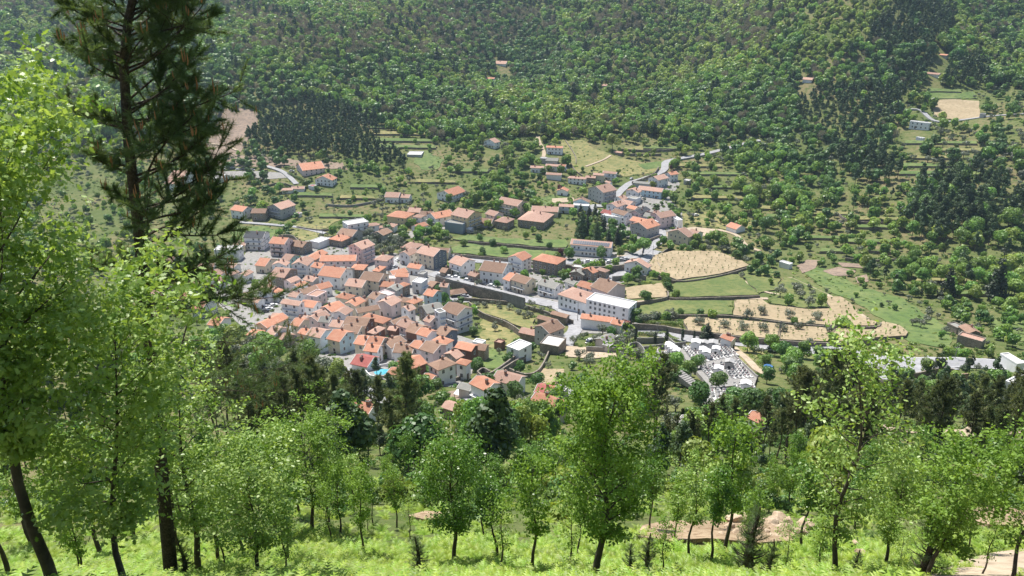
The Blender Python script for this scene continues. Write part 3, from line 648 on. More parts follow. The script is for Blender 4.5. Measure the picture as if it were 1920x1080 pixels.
    if 'band' in opt:
        bm_ = MB()
        for k in range(1, st): z = gz+fl*k; bm_.box(-a-.08, a+.08, -b-.08, b+.08, z-.12, z+.12)
        bm_.obj('band', M_RAIL, root)
    if 'solar' in opt:
        n = 16
        if typ == 'L' or typ == 'G':
            for i in range(n):
                x = -.46*Lv+ .92*Lv*(i+.5)/n if typ == 'L' else None
                if typ == 'G': # panels on left-facing slope
                    yy = -.46*Lu+.92*Lu*(i+.5)/n; w2 = .40*Lu/n
                    pts = [(-a*.95, yy-w2, E+a*.05*q+t+.18), (-a*.95, yy+w2, E+a*.05*q+t+.18), (-a*.35, yy+w2, E+a*.65*q+t+.3), (-a*.35, yy-w2, E+a*.65*q+t+.3)]
                else:
                    w2 = .40*Lv/n; pts = [(x-w2, -b*.9, E+b*.1*q+t+.18), (x+w2, -b*.9, E+b*.1*q+t+.18), (x+w2, -b*.3, E+b*.7*q+t+.3), (x-w2, -b*.3, E+b*.7*q+t+.3)]
                sb = MB(); sb.slab(pts, .05); sb.obj('solar_panel', M_SOLAR, ro)
    occ_disc(c[0], c[1], max(a, b)*1.02+1)
    if 'far' in opt:
        for k_ in range(1, 6): occ_disc(c[0]*(1-k_*7/P.length), c[1]*(1-k_*7/P.length), max(a, b)+2)
    HOUSES.append(dict(root=root, px=(pl+pr)/2, py=py, wc=wc, rc=rc, typ=typ, st=st, lab=lab, w=pr-pl, c=c, Lu=Lu, Lv=Lv))
    return root
M_SOLAR = plain('solar_panel', (.06,.07,.10), .25)
DATA = '''
A 965 205 905 1165 15 5.5 L p o | pink house with wide orange roof and veranda below the dark pine wood
A 1245 300 1090 1290 62 5.5 L w o | white gabled house with terracotta roof beside the sloping lane under the pink house
A 1060 362 1020 1100 45 3 F w r nw
A 975 380 865 985 80 2.8 G w k nw
A 862 393 768 870 80 2.8 G w k nw
A 385 600 275 480 45 6.5 G w o | white house with pale blue gable, orange roof and balcony at the end of the lane
A 600 615 475 635 72 6 G s b
A 755 580 630 885 42 8 L g k bl | tall grey house with two gables and faded roof beside the grassy lane
A 925 628 890 955 40 2.5 F w r nw
A 575 855 405 640 66 9 G w d band bl | white three storey house with dark slate roof and white gable
A 405 925 305 412 75 4.5 G c k
A 345 975 120 385 70 7.5 F w w
A 785 915 650 865 60 9 G p o bl sb | tall pale pink three storey house with orange roof and a brown balcony line
A 960 945 845 1048 52 5.5 G s b
A 1120 905 1040 1220 45 4.5 F w w nw
A 1340 885 1225 1430 50 5 H s o
A 1440 840 1305 1535 55 6 G g b
A 1400 735 1350 1590 20 9 F w w band | white flat topped three storey block with rooftop panels on the village's upper edge
A 1600 742 1580 1692 15 6.5 H w k
A 1740 830 1645 1820 50 5.5 L g b
A 1535 965 1410 1648 45 11 L p k br | pink four storey house with stacked white balconies above the grey green olives
J 770 500 680 830 45 4 L w k
J 720 360 600 720 70 4 G w k
J 850 440 840 930 40 4 L g k nw
J 300 455 180 400 60 6 G w o nw
J 360 340 220 440 60 6 G b k nw
J 480 640 390 600 50 5 G w o nw
J 250 590 150 360 55 5 G p k nw
J 330 520 260 420 50 6 G w k nw
J 620 720 540 740 50 5 G w o nw
J 760 860 680 860 50 5 G w o nw
J 560 560 470 650 55 5 G w k nw
B 300 165 222 362 48 4.5 G w k
B 60 160 0 100 60 4 G w k
B 160 235 50 205 50 4 L w k
B 410 245 345 480 50 5 L w k
B 430 450 375 490 50 5 G c k
B 530 500 480 590 50 5 G w k
B 600 150 512 705 55 5 G c o
B 800 145 675 835 65 6 L w k
B 835 95 765 925 50 5.5 G t k | teal walled house with brownish gable roof
B 1005 145 862 1068 65 8 L w k bl | white and stone house with dark upper balcony, right of the teal house
B 785 260 655 905 55 8 G s k
B 850 310 785 932 40 6 L p k
B 920 355 868 1005 40 5.5 L w o
B 970 420 912 1110 25 5 L w b
B 1110 380 1050 1240 25 5 L w o
B 1320 262 1125 1437 58 7.5 G w o | long white two storey house with orange roof and wide blank white gable
B 1060 300 975 1130 45 4.5 G g k
B 1135 170 1052 1205 50 6.5 G w o bl
B 1080 90 985 1195 55 5.5 L s o
B 1470 97 1148 1492 80 6.5 G p o | long pink two storey house with deep window row and orange roof
B 1300 215 1170 1355 60 5 G w o
B 1380 215 1305 1457 50 6 G g g
B 1545 185 1430 1640 70 6 H s o
B 1700 200 1645 1762 60 5.5 H s o
B 1770 100 1662 1835 60 6 H p k
B 1695 300 1525 1790 60 8 G c b
B 1530 355 1380 1612 60 6 G c k
B 1100 452 1008 1192 50 5.5 F p k
B 925 530 765 975 55 11 G w k bl | tall white four storey house with balcony rows on the dense cluster's lower side
B 900 450 830 965 50 8 G w k
B 640 395 525 700 55 7 L w k
B 715 405 665 778 35 6 H w o
B 1065 550 942 1140 55 6.5 G w o
B 1240 590 1138 1362 40 6.5 L w o
B 1375 620 1265 1440 55 6.5 L w k
B 1400 470 1290 1465 50 4.5 H c o
B 1470 535 1372 1558 50 6 L c o
B 1570 495 1500 1610 55 5 G s b
B 1660 470 1600 1757 45 7 G w b br
B 1790 440 1700 1850 40 6 F p w
B 1500 600 1478 1692 15 6.5 L c b
B 985 660 922 1030 50 5 G w k
B 1130 630 1055 1220 40 5.5 L w k
B 1110 680 1008 1215 45 6.5 L p k
B 1210 692 1128 1270 65 6.5 G p g bl
B 1320 740 1230 1385 60 5.5 G w k
B 925 728 855 1022 50 7.5 G c o | cream house with deep orange roof beside the bright paved alley
B 1010 815 928 1080 45 4.5 G c o
B 1130 838 1015 1230 52 7.5 G w k | white house with faded gable roof, left of the light blue gabled house
B 1318 875 1208 1450 50 6.4 G b o lw | light blue gabled house with cream front, at the lower edge of the village
B 1490 800 1345 1560 62 6.5 G c b
B 1575 912 1470 1660 60 6.5 G c o
B 1700 927 1580 1785 62 6.5 G c o
B 1560 752 1360 1650 65 6.5 G r b
B 1660 802 1600 1750 50 6 H r k
B 690 812 625 805 45 6 G w k
B 620 742 520 812 40 7 L c o
B 720 662 650 790 50 6 G w k
B 540 822 430 595 60 4.5 H w o
B 760 872 712 880 40 3.5 G s k
C 480 532 355 568 50 7 L p k
C 650 502 520 695 60 6 G c b
C 400 700 200 470 50 6.5 H c o | wide house with a big pale orange hip roof in the middle of the village
C 700 512 635 780 45 6 H y o
C 650 582 580 708 40 6.5 L w k
C 830 605 735 980 25 6 L s g
C 945 610 900 982 30 11 F w g br
C 1115 622 978 1255 45 9.8 G w b band bl br | large white four storey apartment house with dark banded floors and brown roof
C 880 442 800 960 55 8 G b o | pale blue grey house with peeling orange roof beside the tall grey block
C 1015 352 955 1030 70 9 G g k nw
C 770 320 685 828 60 6.5 F w w | white flat roofed box house with a walled roof terrace above the granite wall
C 640 252 528 650 78 6.5 G p o
C 500 237 452 630 25 6 L c o
C 525 275 400 532 80 5.5 F p w
C 385 322 340 430 40 6 L w o
C 490 352 378 530 70 5.5 G p o bl
C 530 387 440 587 55 5.5 L g g
C 600 347 545 655 45 6 H s o
C 850 692 800 938 45 6.5 G p k br
C 520 722 455 655 35 5.5 L p b
C 630 747 540 725 45 7 G p k bl
C 520 772 475 548 60 6.5 G r k
C 730 802 630 830 55 7.5 G r b bl sb
C 822 830 730 912 50 7.5 G w o bl sb
C 995 827 910 1112 45 6.5 G d b | slate blue gabled house with old brown roof below the large apartment house
C 990 912 870 1070 50 5 H w o
C 480 937 380 610 40 5.5 L w b
C 675 987 515 740 75 5.5 G w b
C 340 977 228 455 65 5.5 G w o bl
C 762 952 672 850 45 7 G w o | white two storey house with bright orange roof and white verge beside a brown roofed pair
C 885 987 768 1003 50 8 G p b
C 1250 967 1110 1312 60 7.5 G r o
C 1380 962 1305 1408 70 5 G s b nw
C 1710 972 1598 1830 50 5.5 F w w | low white shed with flat bright white roof beside the stone walled garden
C 1155 147 1045 1282 45 7.5 G w k bl | white house with half brown roof at the start of the granite retaining wall
C 1000 212 962 1052 60 3.5 G s b nw
C 1290 252 1225 1345 50 4 G s k
C 1550 217 1345 1650 68 7.5 G w b | white upper storey on rough granite house with pink gable beside the village road
C 1620 292 1565 1745 45 7 G w o
C 1775 322 1645 1870 50 7 G c b bl
C 1745 97 1615 1828 55 8 L w o bl | white two storey house with orange roof and corner chimney below the upper road
D 578 777 425 700 50 9 G c k dg | long three storey house with two rows of red shutters and dark slate gable
D 345 767 255 430 50 7 L w k
C 750 177 642 800 60 4.5 G w o
C 880 347 830 950 50 3 G s b nw
C 1540 902 1490 1565 60 3 F r k nw
C 790 235 740 830 60 3 F g g nw
D 240 207 118 290 75 5 G w k
D 340 212 258 372 70 4.5 G w k
D 755 192 620 882 50 6 L w o | white gabled house with orange roof alone among trees above the village
D 1385 292 1200 1480 55 9 G c k bl | cream three storey house with tiered brown roofs and white gable
D 1165 387 1085 1250 45 5.5 G p k
D 1285 452 1178 1355 60 5.5 H s k
D 1640 447 1405 1735 70 6 H s k | broad granite house with large faded hip roof above the grass terraces
D 1775 347 1538 1790 84 4.5 G c k | long low cream outbuilding with three wide doors behind the broad granite house
D 440 352 338 490 70 4 G s k
D 560 387 450 595 75 5 G w b
D 600 412 518 770 30 6.5 L w o bl
D 905 407 757 1037 50 11 G y k | huge ochre building with faded roof above a blue grey flat annex
D 860 472 697 900 62 7 F n g nw
D 310 407 140 390 60 7 H y o | pale yellow house with orange hip roof and stone garages
D 455 402 388 492 60 6.5 H w k
D 435 502 370 520 45 3.5 L w o
D 195 492 122 242 65 4.5 H w k mw
D 30 482 -10 50 65 5 H w k
D 100 502 48 125 60 3.5 H w k
D 390 707 272 478 55 5 H s k
D 720 737 565 747 75 5 G c b
F 432 337 212 516 62 8 H s o mw | square granite house with bright orange hip roof and window row under the eaves
D 1130 462 1015 1178 70 3.5 G g b nw
D 940 517 918 968 60 3 G g w nw
E 485 142 340 488 82 6.5 G w o far | white house with short orange roof highest on the hill meadow
E 330 247 270 340 80 4.5 F g w
E 435 268 335 450 80 4 G g g nw
E 298 337 185 308 80 4.5 G w k
E 458 320 333 465 80 5 G w k
E 512 320 460 518 78 5 G w o
E 470 404 338 478 80 5 G w k nw
E 705 442 548 714 78 5.5 H w k
E 800 432 715 805 80 4.5 G s k
E 880 407 790 887 80 6.5 G c k
E 1000 392 885 1008 75 6.5 G w k bl
E 880 572 742 1000 45 10 L g k br | big grey three storey block with pale roof and side balconies on the steep street
E 1215 572 1105 1245 65 7.5 L w k
E 1440 567 1225 1470 75 6 G b k
E 1340 492 1183 1350 80 4 G g g nw
E 1410 452 1320 1502 50 7.5 L w k bl | white gabled house with wide garage door where the hill road leaves the village
E 1530 402 1478 1600 40 6.5 L w o
E 1710 462 1658 1722 75 3.5 F g w nw
E 738 667 600 745 80 7 L b b
E 590 712 463 600 82 5.5 G w k
E 740 706 595 745 82 6 F w w
E 530 560 437 545 78 4.2 L w o | tiny white chapel with orange roof and dark arched door on the grassy slope
E 1060 640 990 1110 50 5.5 L w k
E 1190 640 1110 1240 60 5 F w g nw
E 1180 735 1110 1230 55 5 G c o
E 1390 790 1320 1440 45 5 L p k
E 940 480 900 962 45 4 G w k nw
E 1215 612 1160 1248 40 5 F g g nw
E 1010 712 915 1095 55 6.5 L w k
E 1130 692 1040 1195 55 6 G w k
E 950 784 862 1000 60 5 G w r | low building with a plain red sheet roof on the steep street
E 1080 792 965 1152 50 7.5 G w b
E 970 807 875 985 70 5 F w w
E 1100 822 985 1110 75 5.5 F w w
E 1230 777 1148 1325 60 7 L p d | pinkish house with dark slate roof and dormer in the upper cluster
E 1330 812 1240 1385 60 5 G w g
E 1270 867 1145 1330 60 6.5 G p o
E 1300 922 1150 1418 52 7 L g o
E 1430 817 1340 1570 40 8.5 L p k bl | tall pink gabled house with balconies facing the upper road bend
E 1600 842 1545 1642 30 7 F w w
E 1700 1002 1513 1755 58 7 L c k | cream gabled house standing above the round straw field
E 1770 977 1700 1838 50 6 G w k
F 950 177 585 972 82 7.5 G w k solar mw | long white two storey building with solar panels along its roof
F 690 380 580 705 75 4.5 F s w nw
F 685 442 570 695 65 4 L s g
F 780 422 680 822 50 6 L s o
F 900 412 815 937 55 5 H s k
F 1305 372 1095 1330 68 5 L w k | white gabled house on a concrete base at the road junction
F 408 574 255 487 55 6 G w g mw | white two storey house with grey roof beside the village road
F 590 532 515 640 50 4 G w g
F 770 582 635 840 55 8 G p o | pale pink house with vivid orange roof and dormer above the round bluish building
F 920 612 770 1085 50 8.5 G p b nw | large pale house with brown roofs and a curved bluish white end
F 728 714 460 860 55 7 H w k mw | long white two storey building with pink roof and a row of dark windows
F 1125 772 735 1200 68 8 F w w mw | large white flat roofed block with pale blue end wall
F 980 897 680 992 80 5 G w o nw | long low building with orange roof in front of the white flat block
F 1050 927 962 1062 70 4.5 G w o nw
F 1105 918 1080 1128 60 2.8 F r r nw | small red brick kiosk beside the white flat block
F 360 1002 225 492 45 7 L g b | old grey stained gabled house with brown roof above the olives
F 400 897 252 435 60 4.5 G s b nw
F 520 852 385 552 60 4 G s b nw
F 210 1022 80 245 65 4 G s k nw
G 545 382 450 655 35 6.5 L r o | dark brown house with bright orange roof right beside the swimming pool
G 460 442 372 518 50 3 G w o nw
G 760 390 688 886 35 6.5 H w b mw | old white house with stained walls and worn brown hip roof
G 900 302 815 948 45 7 L s k
G 975 352 905 1000 60 6.5 H w o | round white corner house with orange roof at the village's lower edge
G 200 367 85 290 55 3 G w r nw | low shed with dark red roof beside the pool garden
G 1365 512 1198 1437 62 4 G w k nw | low house with pale salmon roof beside the dry plot
G 1132 552 1020 1232 45 6.5 G w o bl | white villa with orange roof and terrace above the round green trees
G 1000 552 922 1038 60 3.5 G g g nw
G 1640 592 1525 1695 70 4 G w r nw | low building with bright red sheet roof behind the tall foreground oak
G 1720 592 1640 1745 65 4 F g g nw
G 1700 692 1505 1760 60 4.5 G w o nw
G 880 707 808 915 55 3 G s k nw
G 1700 217 1560 1772 70 3.5 F s w nw
G 1100 192 1030 1130 60 3.5 F w w nw
G 700 472 650 742 50 3 G w o nw
H 240 270 158 315 50 3 L g g nw
H 260 300 208 295 60 2.8 F g g nw
H 1215 247 1140 1238 60 5 G w o | small white cemetery chapel with orange roof at the graveyard wall
I 928 268 908 937 50 6 L w k far | lone white house with windows at the foot of the wooded slope
I 926 148 911 929 70 6 G w o far | small white house with orange roof alone in the forest
I 948 120 929 953 75 4 G w k far nw
I 1743 232 1708 1745 75 6 F w w far | white flat roofed farmhouse beside the far straw field
I 1380 430 1363 1397 50 3.5 G w o far nw | orange roofed shed alone beside the olive slope above the straw field
I 1480 497 1462 1486 60 3 F w w far nw | white roofed hut alone above the green fields
I 1165 287 1152 1168 60 3 G s k far nw | tiny stone hut with faded roof on the terraces above the hill road
I 1137 161 1125 1140 70 3 G w k far nw | tiny pale roofed hut deep in the middle of the far forest
I 1522 150 1506 1526 75 3 G w k far nw | pink roofed hut half hidden in the forest on the right slope
I 1775 104 1755 1779 60 4 G g o far nw | grey hut with reddish roof high on the right hillside
I 1730 260 1718 1734 60 3 F w w far nw
I 1845 215 1838 1868 75 3 F g g far nw
I 1760 140 1738 1764 70 4 G w k far nw
I 790 291 764 796 80 2.5 F g w far nw
I 335 345 310 372 60 6 G w k far
I 415 335 402 430 50 4 G w w far nw
K 1365 345 1280 1480 35 5 G s b nw | stone farmhouse with faded gable roof above the banks of the bottom road
K 1250 300 1155 1320 50 3 F s g nw
K 1500 440 1270 1535 78 3 F s k nw
K 1850 660 1690 1915 45 3.5 F w w nw | modern white box shaped building with slanted side beside the pale platform
I 1945 740 1888 1990 70 4 F w w nw | large low white flat roof at the lower right behind the pines
I 690 775 660 705 55 2.5 G w o nw
I 1315 812 1275 1325 60 2.5 G g g nw | grey slate roofed building behind the pines below the cemetery
I 1430 795 1405 1435 60 2.5 G w o nw
'''
for ln in DATA.strip().split('\n'):
    if ln.strip(): house(ln)

# labels: own label where written, else look + place next to a landmark that is named
LM = [(l['px'], l['py'], l) for l in HOUSES if l['lab']]
SHORT = {}
def short(l):
    s = l['lab']
    for w_ in (' with ', ' beside ', ' above ', ' below ', ' alone ', ' at ', ' highest ', ' standing ', ' on ', ' where ', ' half ', ' in ', ' behind ', ' under ', ' and ', ' deep ', ' high '):
        i = s.find(w_)
        if i > 14: s = s[:i]
    return s
def label_houses():
    used = {h['lab'] for h in HOUSES if h['lab']}
    shorts = {}
    for _, _, l in LM: shorts.setdefault(short(l), []).append(l)
    lms = [(x, y, s, l) for s, L in shorts.items() if len(L) == 1 for l in L for x, y in ((l['px'], l['py']),)]
    for h in HOUSES:
        if h['lab']: tag(h['root'], h['lab'], 'house'); continue
        sz = 'small ' if h['st'] == 1 or h['w'] < 22 else ('tall ' if h['st'] >= 3 else '')
        rf = 'flat ' + RNAME[h['rc']] + ' roof' if h['typ'] == 'F' else RNAME[h['rc']] + (' hip roof' if h['typ'] == 'H' else ' roof')
        base = f"{sz}{WNAME[h['wc']]} house with {rf}"
        cands = sorted(lms, key=lambda t: math.hypot(t[0]-h['px'], (t[1]-h['py'])*1.3))
        for x, y, s, l in cands[:14]:
            dx, dy = h['px']-x, h['py']-y
            rel = ('above' if dy < 0 else 'below') if abs(dy) > abs(dx)*.7 else ('left of' if dx < 0 else 'right of')
            rel = {'above': 'just behind', 'below': 'just in front of'}.get(rel, rel)
            L = f"{base}, {rel} the {s}"
            if L not in used and len(L.split()) <= 16: break
        else:
            for od in ('second', 'third', 'fourth', 'fifth', 'sixth', 'seventh'):
                for x, y, s, l in cands[:4]:
                    dx, dy = h['px']-x, h['py']-y; rel = ('just behind' if dy < 0 else 'just in front of') if abs(dy) > abs(dx)*.7 else ('left of' if dx < 0 else 'right of')
                    L = f"{od} {base}, {rel} the {s}"; L = L if len(L.split()) <= 16 else L.replace('just ', '').replace(' roof,', ',')
                    if L not in used and len(L.split()) <= 16: break
                else: continue
                break
        if len(L.split()) > 16: L = L.replace('just ', '').replace(' roof,', ',')
        if len(L.split()) > 16: L = L.replace(sz, '', 1)
        used.add(L); tag(h['root'], L, 'house')
label_houses()

# ================================================================== VEGETATION
M_BARK = mat_noise('bark', (.055,.045,.037), (.12,.10,.08), 3, .95, 'Object', bmp=.6, bd=.05)
M_BARK2 = mat_noise('dark_pine_bark', (.035,.027,.022), (.085,.06,.048), 4, .95, 'Object', c3=(.13,.10,.085), s2=14, bmp=1, bd=.06)
M_BARKG = mat_noise('grey_bark', (.10,.09,.08), (.19,.17,.15), 3, .95, 'Object')
L_BROAD = leafmat('broadleaf_green', (.125,.27,.058), (.225,.40,.095), .42)
L_BROAD2 = leafmat('broadleaf_deep', (.075,.18,.048), (.14,.28,.078), .38)
L_BROAD3 = leafmat('broadleaf_yellow', (.20,.32,.065), (.30,.43,.11), .42)
L_PINE = leafmat('pine_needles', (.04,.09,.035), (.08,.14,.055), .3, .55)
L_OLIVE = leafmat('olive_leaves', (.12,.15,.10), (.19,.22,.155), .15, .5)
L_BARE = leafmat('grey_twigs', (.19,.18,.15), (.28,.26,.21), .25, .8)
L_BUSH = leafmat('shrub_leaves', (.08,.17,.035), (.15,.25,.055), .38)
L_CYP = leafmat('cypress_leaves', (.018,.04,.018), (.035,.06,.025), .08, .6)
L_PLUM = leafmat('dark_red_leaves', (.07,.02,.025), (.12,.035,.035), .2, .5)
L_OAK = leafmat('oak_leaves', (.12,.235,.03), (.29,.45,.08), .46, .5, rnd=False, scale=1.3, spec=.35)  # strong clump contrast paints in crown highlights and darker interiors
L_OAK2 = leafmat('oak_leaves_sunny', (.18,.32,.05), (.44,.58,.19), .46, .42, rnd=False, scale=1.3, spec=.45)  # paler leaf colour carries a painted whitish gloss
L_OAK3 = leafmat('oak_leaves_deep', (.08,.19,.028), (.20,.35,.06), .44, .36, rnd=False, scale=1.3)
L_NEED = leafmat('long_pine_needles', (.08,.145,.055), (.17,.24,.10), .42, .4, rnd=False, scale=1.0)
L_NEED2 = leafmat('midground_pine_needles', (.085,.13,.05), (.17,.21,.085), .42, .5, scale=.4)
L_FERN = leafmat('fern_fronds', (.20,.37,.035), (.31,.48,.065), .45, .5, scale=2)
M_CANDLE = plain('new_pine_shoots', (.42,.19,.08), .7)

def basis(N, rg):
    N = N/np.linalg.norm(N, axis=1, keepdims=True); r = rg.normal(size=N.shape); t = np.cross(N, r); t /= np.linalg.norm(t, axis=1, keepdims=True)+1e-9
    return N, t, np.cross(N, t)
def leaves(P, N, s, rg, tmpl):
    """P centres, N normals, s sizes, tmpl (k,2) outline -> vertex array"""
    N, t, b = basis(N, rg); T = np.asarray(tmpl, float); s = np.asarray(s).reshape(-1, 1, 1)
    return P[:, None, :] + s*(T[None, :, 0:1]*t[:, None, :] + T[None, :, 1:2]*b[:, None, :])
DIAM = [(-.5,-.5),(.5,-.4),(.55,.5),(-.4,.5)]
LEAF6 = [(0,-.5),(.26,-.22),(.24,.2),(0,.55),(-.26,.18),(-.23,-.24)]
LOBED = [(0,-.55),(.10,-.38),(.22,-.30),(.12,-.14),(.34,-.02),(.17,.10),(.30,.30),(.10,.36),(0,.60),(-.11,.34),(-.29,.27),(-.16,.08),(-.35,-.06),(-.12,-.16),(-.20,-.33),(-.09,-.37)]
def sphere(n, rg, up=.15):
    d = rg.normal(size=(n, 3)); d[:, 2] += up; return d/np.linalg.norm(d, axis=1, keepdims=True)
def blobcloud(blobs, n, leaf, rg, tmpl=DIAM, shell=.78, jit=.38):
    B = np.array(blobs, float); w = B[:, 3]**2; idx = rg.choice(len(B), n, p=w/w.sum()); d = sphere(n, rg)
    rr = B[idx, 3]*(shell+(1.08-shell)*rg.random(n)); sc = np.stack([np.ones(n), np.ones(n), B[idx, 4]], 1)
    P = B[idx, :3]+d*sc*rr[:, None]; N = d+rg.normal(size=(n, 3))*jit
    return leaves(P, N, leaf*(.6+.8*rg.random(n)), rg, tmpl)
def trunk_mb(h, r, lean=0, rg=None, limbs=0, R_=2.0, zs=.5):
    b = MB(); n = 5; rg = rg or rng
    pts = [(lean*(i/n)**2+rg.normal()*.04*h/8, rg.normal()*.04*h/8, h*i/n) for i in range(n+1)]; pts[0] = (0, 0, -.6)
    b.tube(pts, [r*(1-.8*i/n) for i in range(n+1)], 6)
    for k in range(limbs):
        z = h*(zs+(.9-zs)*rg.random()); a = rg.random()*6.28; L = R_*(.5+.5*rg.random())
        b.tube([(lean*(z/h)**2, 0, z*.9), (math.cos(a)*L*.5, math.sin(a)*L*.5, z*.9+L*.35), (math.cos(a)*L, math.sin(a)*L, z*.9+L*.6)], [r*.4, r*.25, r*.08], 4, cap=False)
    return b
def proto_broad(rg, mat, n, leaf, h=8, R_=3.0, nb=13, sq=.85):
    bl = []
    for _ in range(nb):
        a = rg.random()*6.28; q = math.sqrt(rg.random())*R_*.68; z = h*.58+(rg.random()-.45)*h*.46; f = 1-abs(z-h*.55)/(h*.62)
        bl.append((math.cos(a)*q*f, math.sin(a)*q*f, z, R_*(.32+.26*rg.random()), sq))
    return trunk_mb(h*.62, .2, 0, rg, 4, R_*.8, .4).me('trunk', M_BARK), npmesh('crown', blobcloud(bl, n, leaf, rg), 4, mat)
def proto_pine(rg, mat, n, leaf, h=12, R_=3.0):
    bl = []
    for _ in range(16):
        t = rg.random(); z = h*(.42+.56*t); q = R_*(1-t)**.7*.75*rg.random()**.5; a = rg.random()*6.28
        bl.append((math.cos(a)*q, math.sin(a)*q, z, R_*(.20+.32*(1-t)), .75))
    return trunk_mb(h*.95, .2, 0, rg).me('trunk', M_BARK2), npmesh('crown', blobcloud(bl, n, leaf, rg), 4, mat)
def proto_olive(rg, mat, n, leaf, h=4.6, R_=2.3):
    bl = []
    for _ in range(9):
        a = rg.random()*6.28; q = R_*(.3+.5*rg.random()); z = h*(.5+.32*rg.random()); bl.append((math.cos(a)*q, math.sin(a)*q, z, R_*(.28+.2*rg.random()), .85))
    return trunk_mb(h*.5, .22, .2, rg, 5, R_*.8, .4).me('trunk', M_BARKG), npmesh('crown', blobcloud(bl, n, leaf, rg), 4, mat)
def proto_bare(rg, mat, n, leaf, h=9, R_=2.8):
    d = sphere(n, rg, .9); rr = R_*(.25+.75*rg.random(n)**.6); P = np.array([0, 0, h*.5])+d*rr[:, None]*np.array([1, 1, 1.35])
    N = np.cross(d, rg.normal(size=(n, 3)))
    N, t, b = N/np.linalg.norm(N, axis=1, keepdims=True), d, None; b = np.cross(N, t); T = np.array([(-.6,-.09),(.6,-.06),(.6,.06),(-.6,.09)])
    V = P[:, None, :]+leaf*(T[None, :, 0:1]*t[:, None, :]+T[None, :, 1:2]*b[:, None, :])
    return trunk_mb(h*.7, .17, 0, rg, 6, R_*.9, .35).me('trunk', M_BARKG), npmesh('crown', V, 4, mat)
def proto_bush(rg, mat, n, leaf, h=1.9, R_=1.6):
    bl = [(rg.normal()*R_*.5, rg.normal()*R_*.5, h*(.25+.3*rg.random()), R_*(.35+.3*rg.random()), .8) for _ in range(6)]
    return None, npmesh('crown', blobcloud(bl, n, leaf, rg), 4, mat)
def proto_cyp(rg, mat, n, leaf, h=6.5, R_=.75):
    bl = [(rg.normal()*.08, rg.normal()*.08, h*(.12+.8*t), R_*math.sin(math.pi*min(.96, .18+.78*t))**.7*.95, 1.5) for t in np.linspace(0, 1, 12)]
    return trunk_mb(h*.5, .12, 0, rg).me('trunk', M_BARK), npmesh('crown', blobcloud(bl, n, leaf, rg, jit=.4), 4, mat)
def proto_con(rg, mat, n, leaf, h=15, R_=3.2):
    bl = []
    for t in np.linspace(0, 1, 15):
        for k in range(4 if t < .8 else 1):
            a = rg.random()*6.28; q = R_*(1-t)*.62; bl.append((math.cos(a)*q, math.sin(a)*q, h*(.1+.88*t), R_*(1-t)*.42+.22, .6))
    return trunk_mb(h*.95, .25, 0, rg).me('trunk', M_BARK2), npmesh('crown', blobcloud(bl, n, leaf, rg), 4, mat)
rgp = np.random.default_rng(3)
def variants(fn, mats, n, leaf, k, **kw): return [fn(rgp, mats[i % len(mats)], n, leaf, **kw) for i in range(k)]
BR = [L_BROAD, L_BROAD2, L_BROAD, L_BROAD3]
MID = dict(broad=variants(proto_broad, BR, 2200, .37, 8, R_=3.4, nb=12), pine=variants(proto_pine, [L_PINE], 1500, .33, 5), olive=variants(proto_olive, [L_OLIVE], 750, .24, 5),
  bare=variants(proto_bare, [L_BARE], 500, .7, 3), bush=variants(proto_bush, [L_BUSH, L_BROAD2, L_BROAD3], 420, .24, 5), cypress=variants(proto_cyp, [L_CYP], 700, .2, 2),
  conifer=variants(proto_con, [L_CYP, L_PINE], 2600, .36, 3), plum=variants(proto_broad, [L_PLUM], 1500, .34, 2))
FAR = dict(broad=variants(proto_broad, BR, 560, .8, 8, R_=3.7, nb=9), pine=variants(proto_pine, [L_PINE], 330, .65, 4), olive=variants(proto_olive, [L_OLIVE], 240, .42, 3),
  bare=variants(proto_bare, [L_BARE], 240, 1.2, 3), bush=variants(proto_bush, [L_BUSH, L_BROAD2, L_BROAD3], 130, .45, 4), conifer=variants(proto_con, [L_CYP], 700, .7, 2))
KNAME = dict(broad='broadleaf_tree', pine='pine_tree', olive='olive_tree', bare='bare_tree', bush='shrub', cypress='cypress_tree', conifer='conifer_tree', plum='plum_tree', bigpine='pine_tree', grove='broadleaf_tree')
KCAT = dict(broad='tree', pine='pine tree', olive='olive tree', bare='tree', bush='shrub', cypress='cypress', conifer='conifer', plum='tree', bigpine='pine tree', grove='tree')
def plant(kind, x, y, sc, label, group=None, z=None, pr=None, rz=None, sxy=1, name=None):
    tr, cr = pr or MID[kind][rgp.integers(len(MID[kind]))]
    z = h1(x, y)-.05 if z is None else z; rz = rgp.random()*6.28 if rz is None else rz
    if tr is None:
        o = link(name or KNAME[kind], cr, None, (x, y, z), rz)
    else:
        o = empty(name or KNAME[kind], (x, y, z), rz); link('trunk', tr, o); link('crown', cr, o)
    o.scale = (sc*sxy, sc*sxy, sc); tag(o, label, KCAT[kind], group); return o

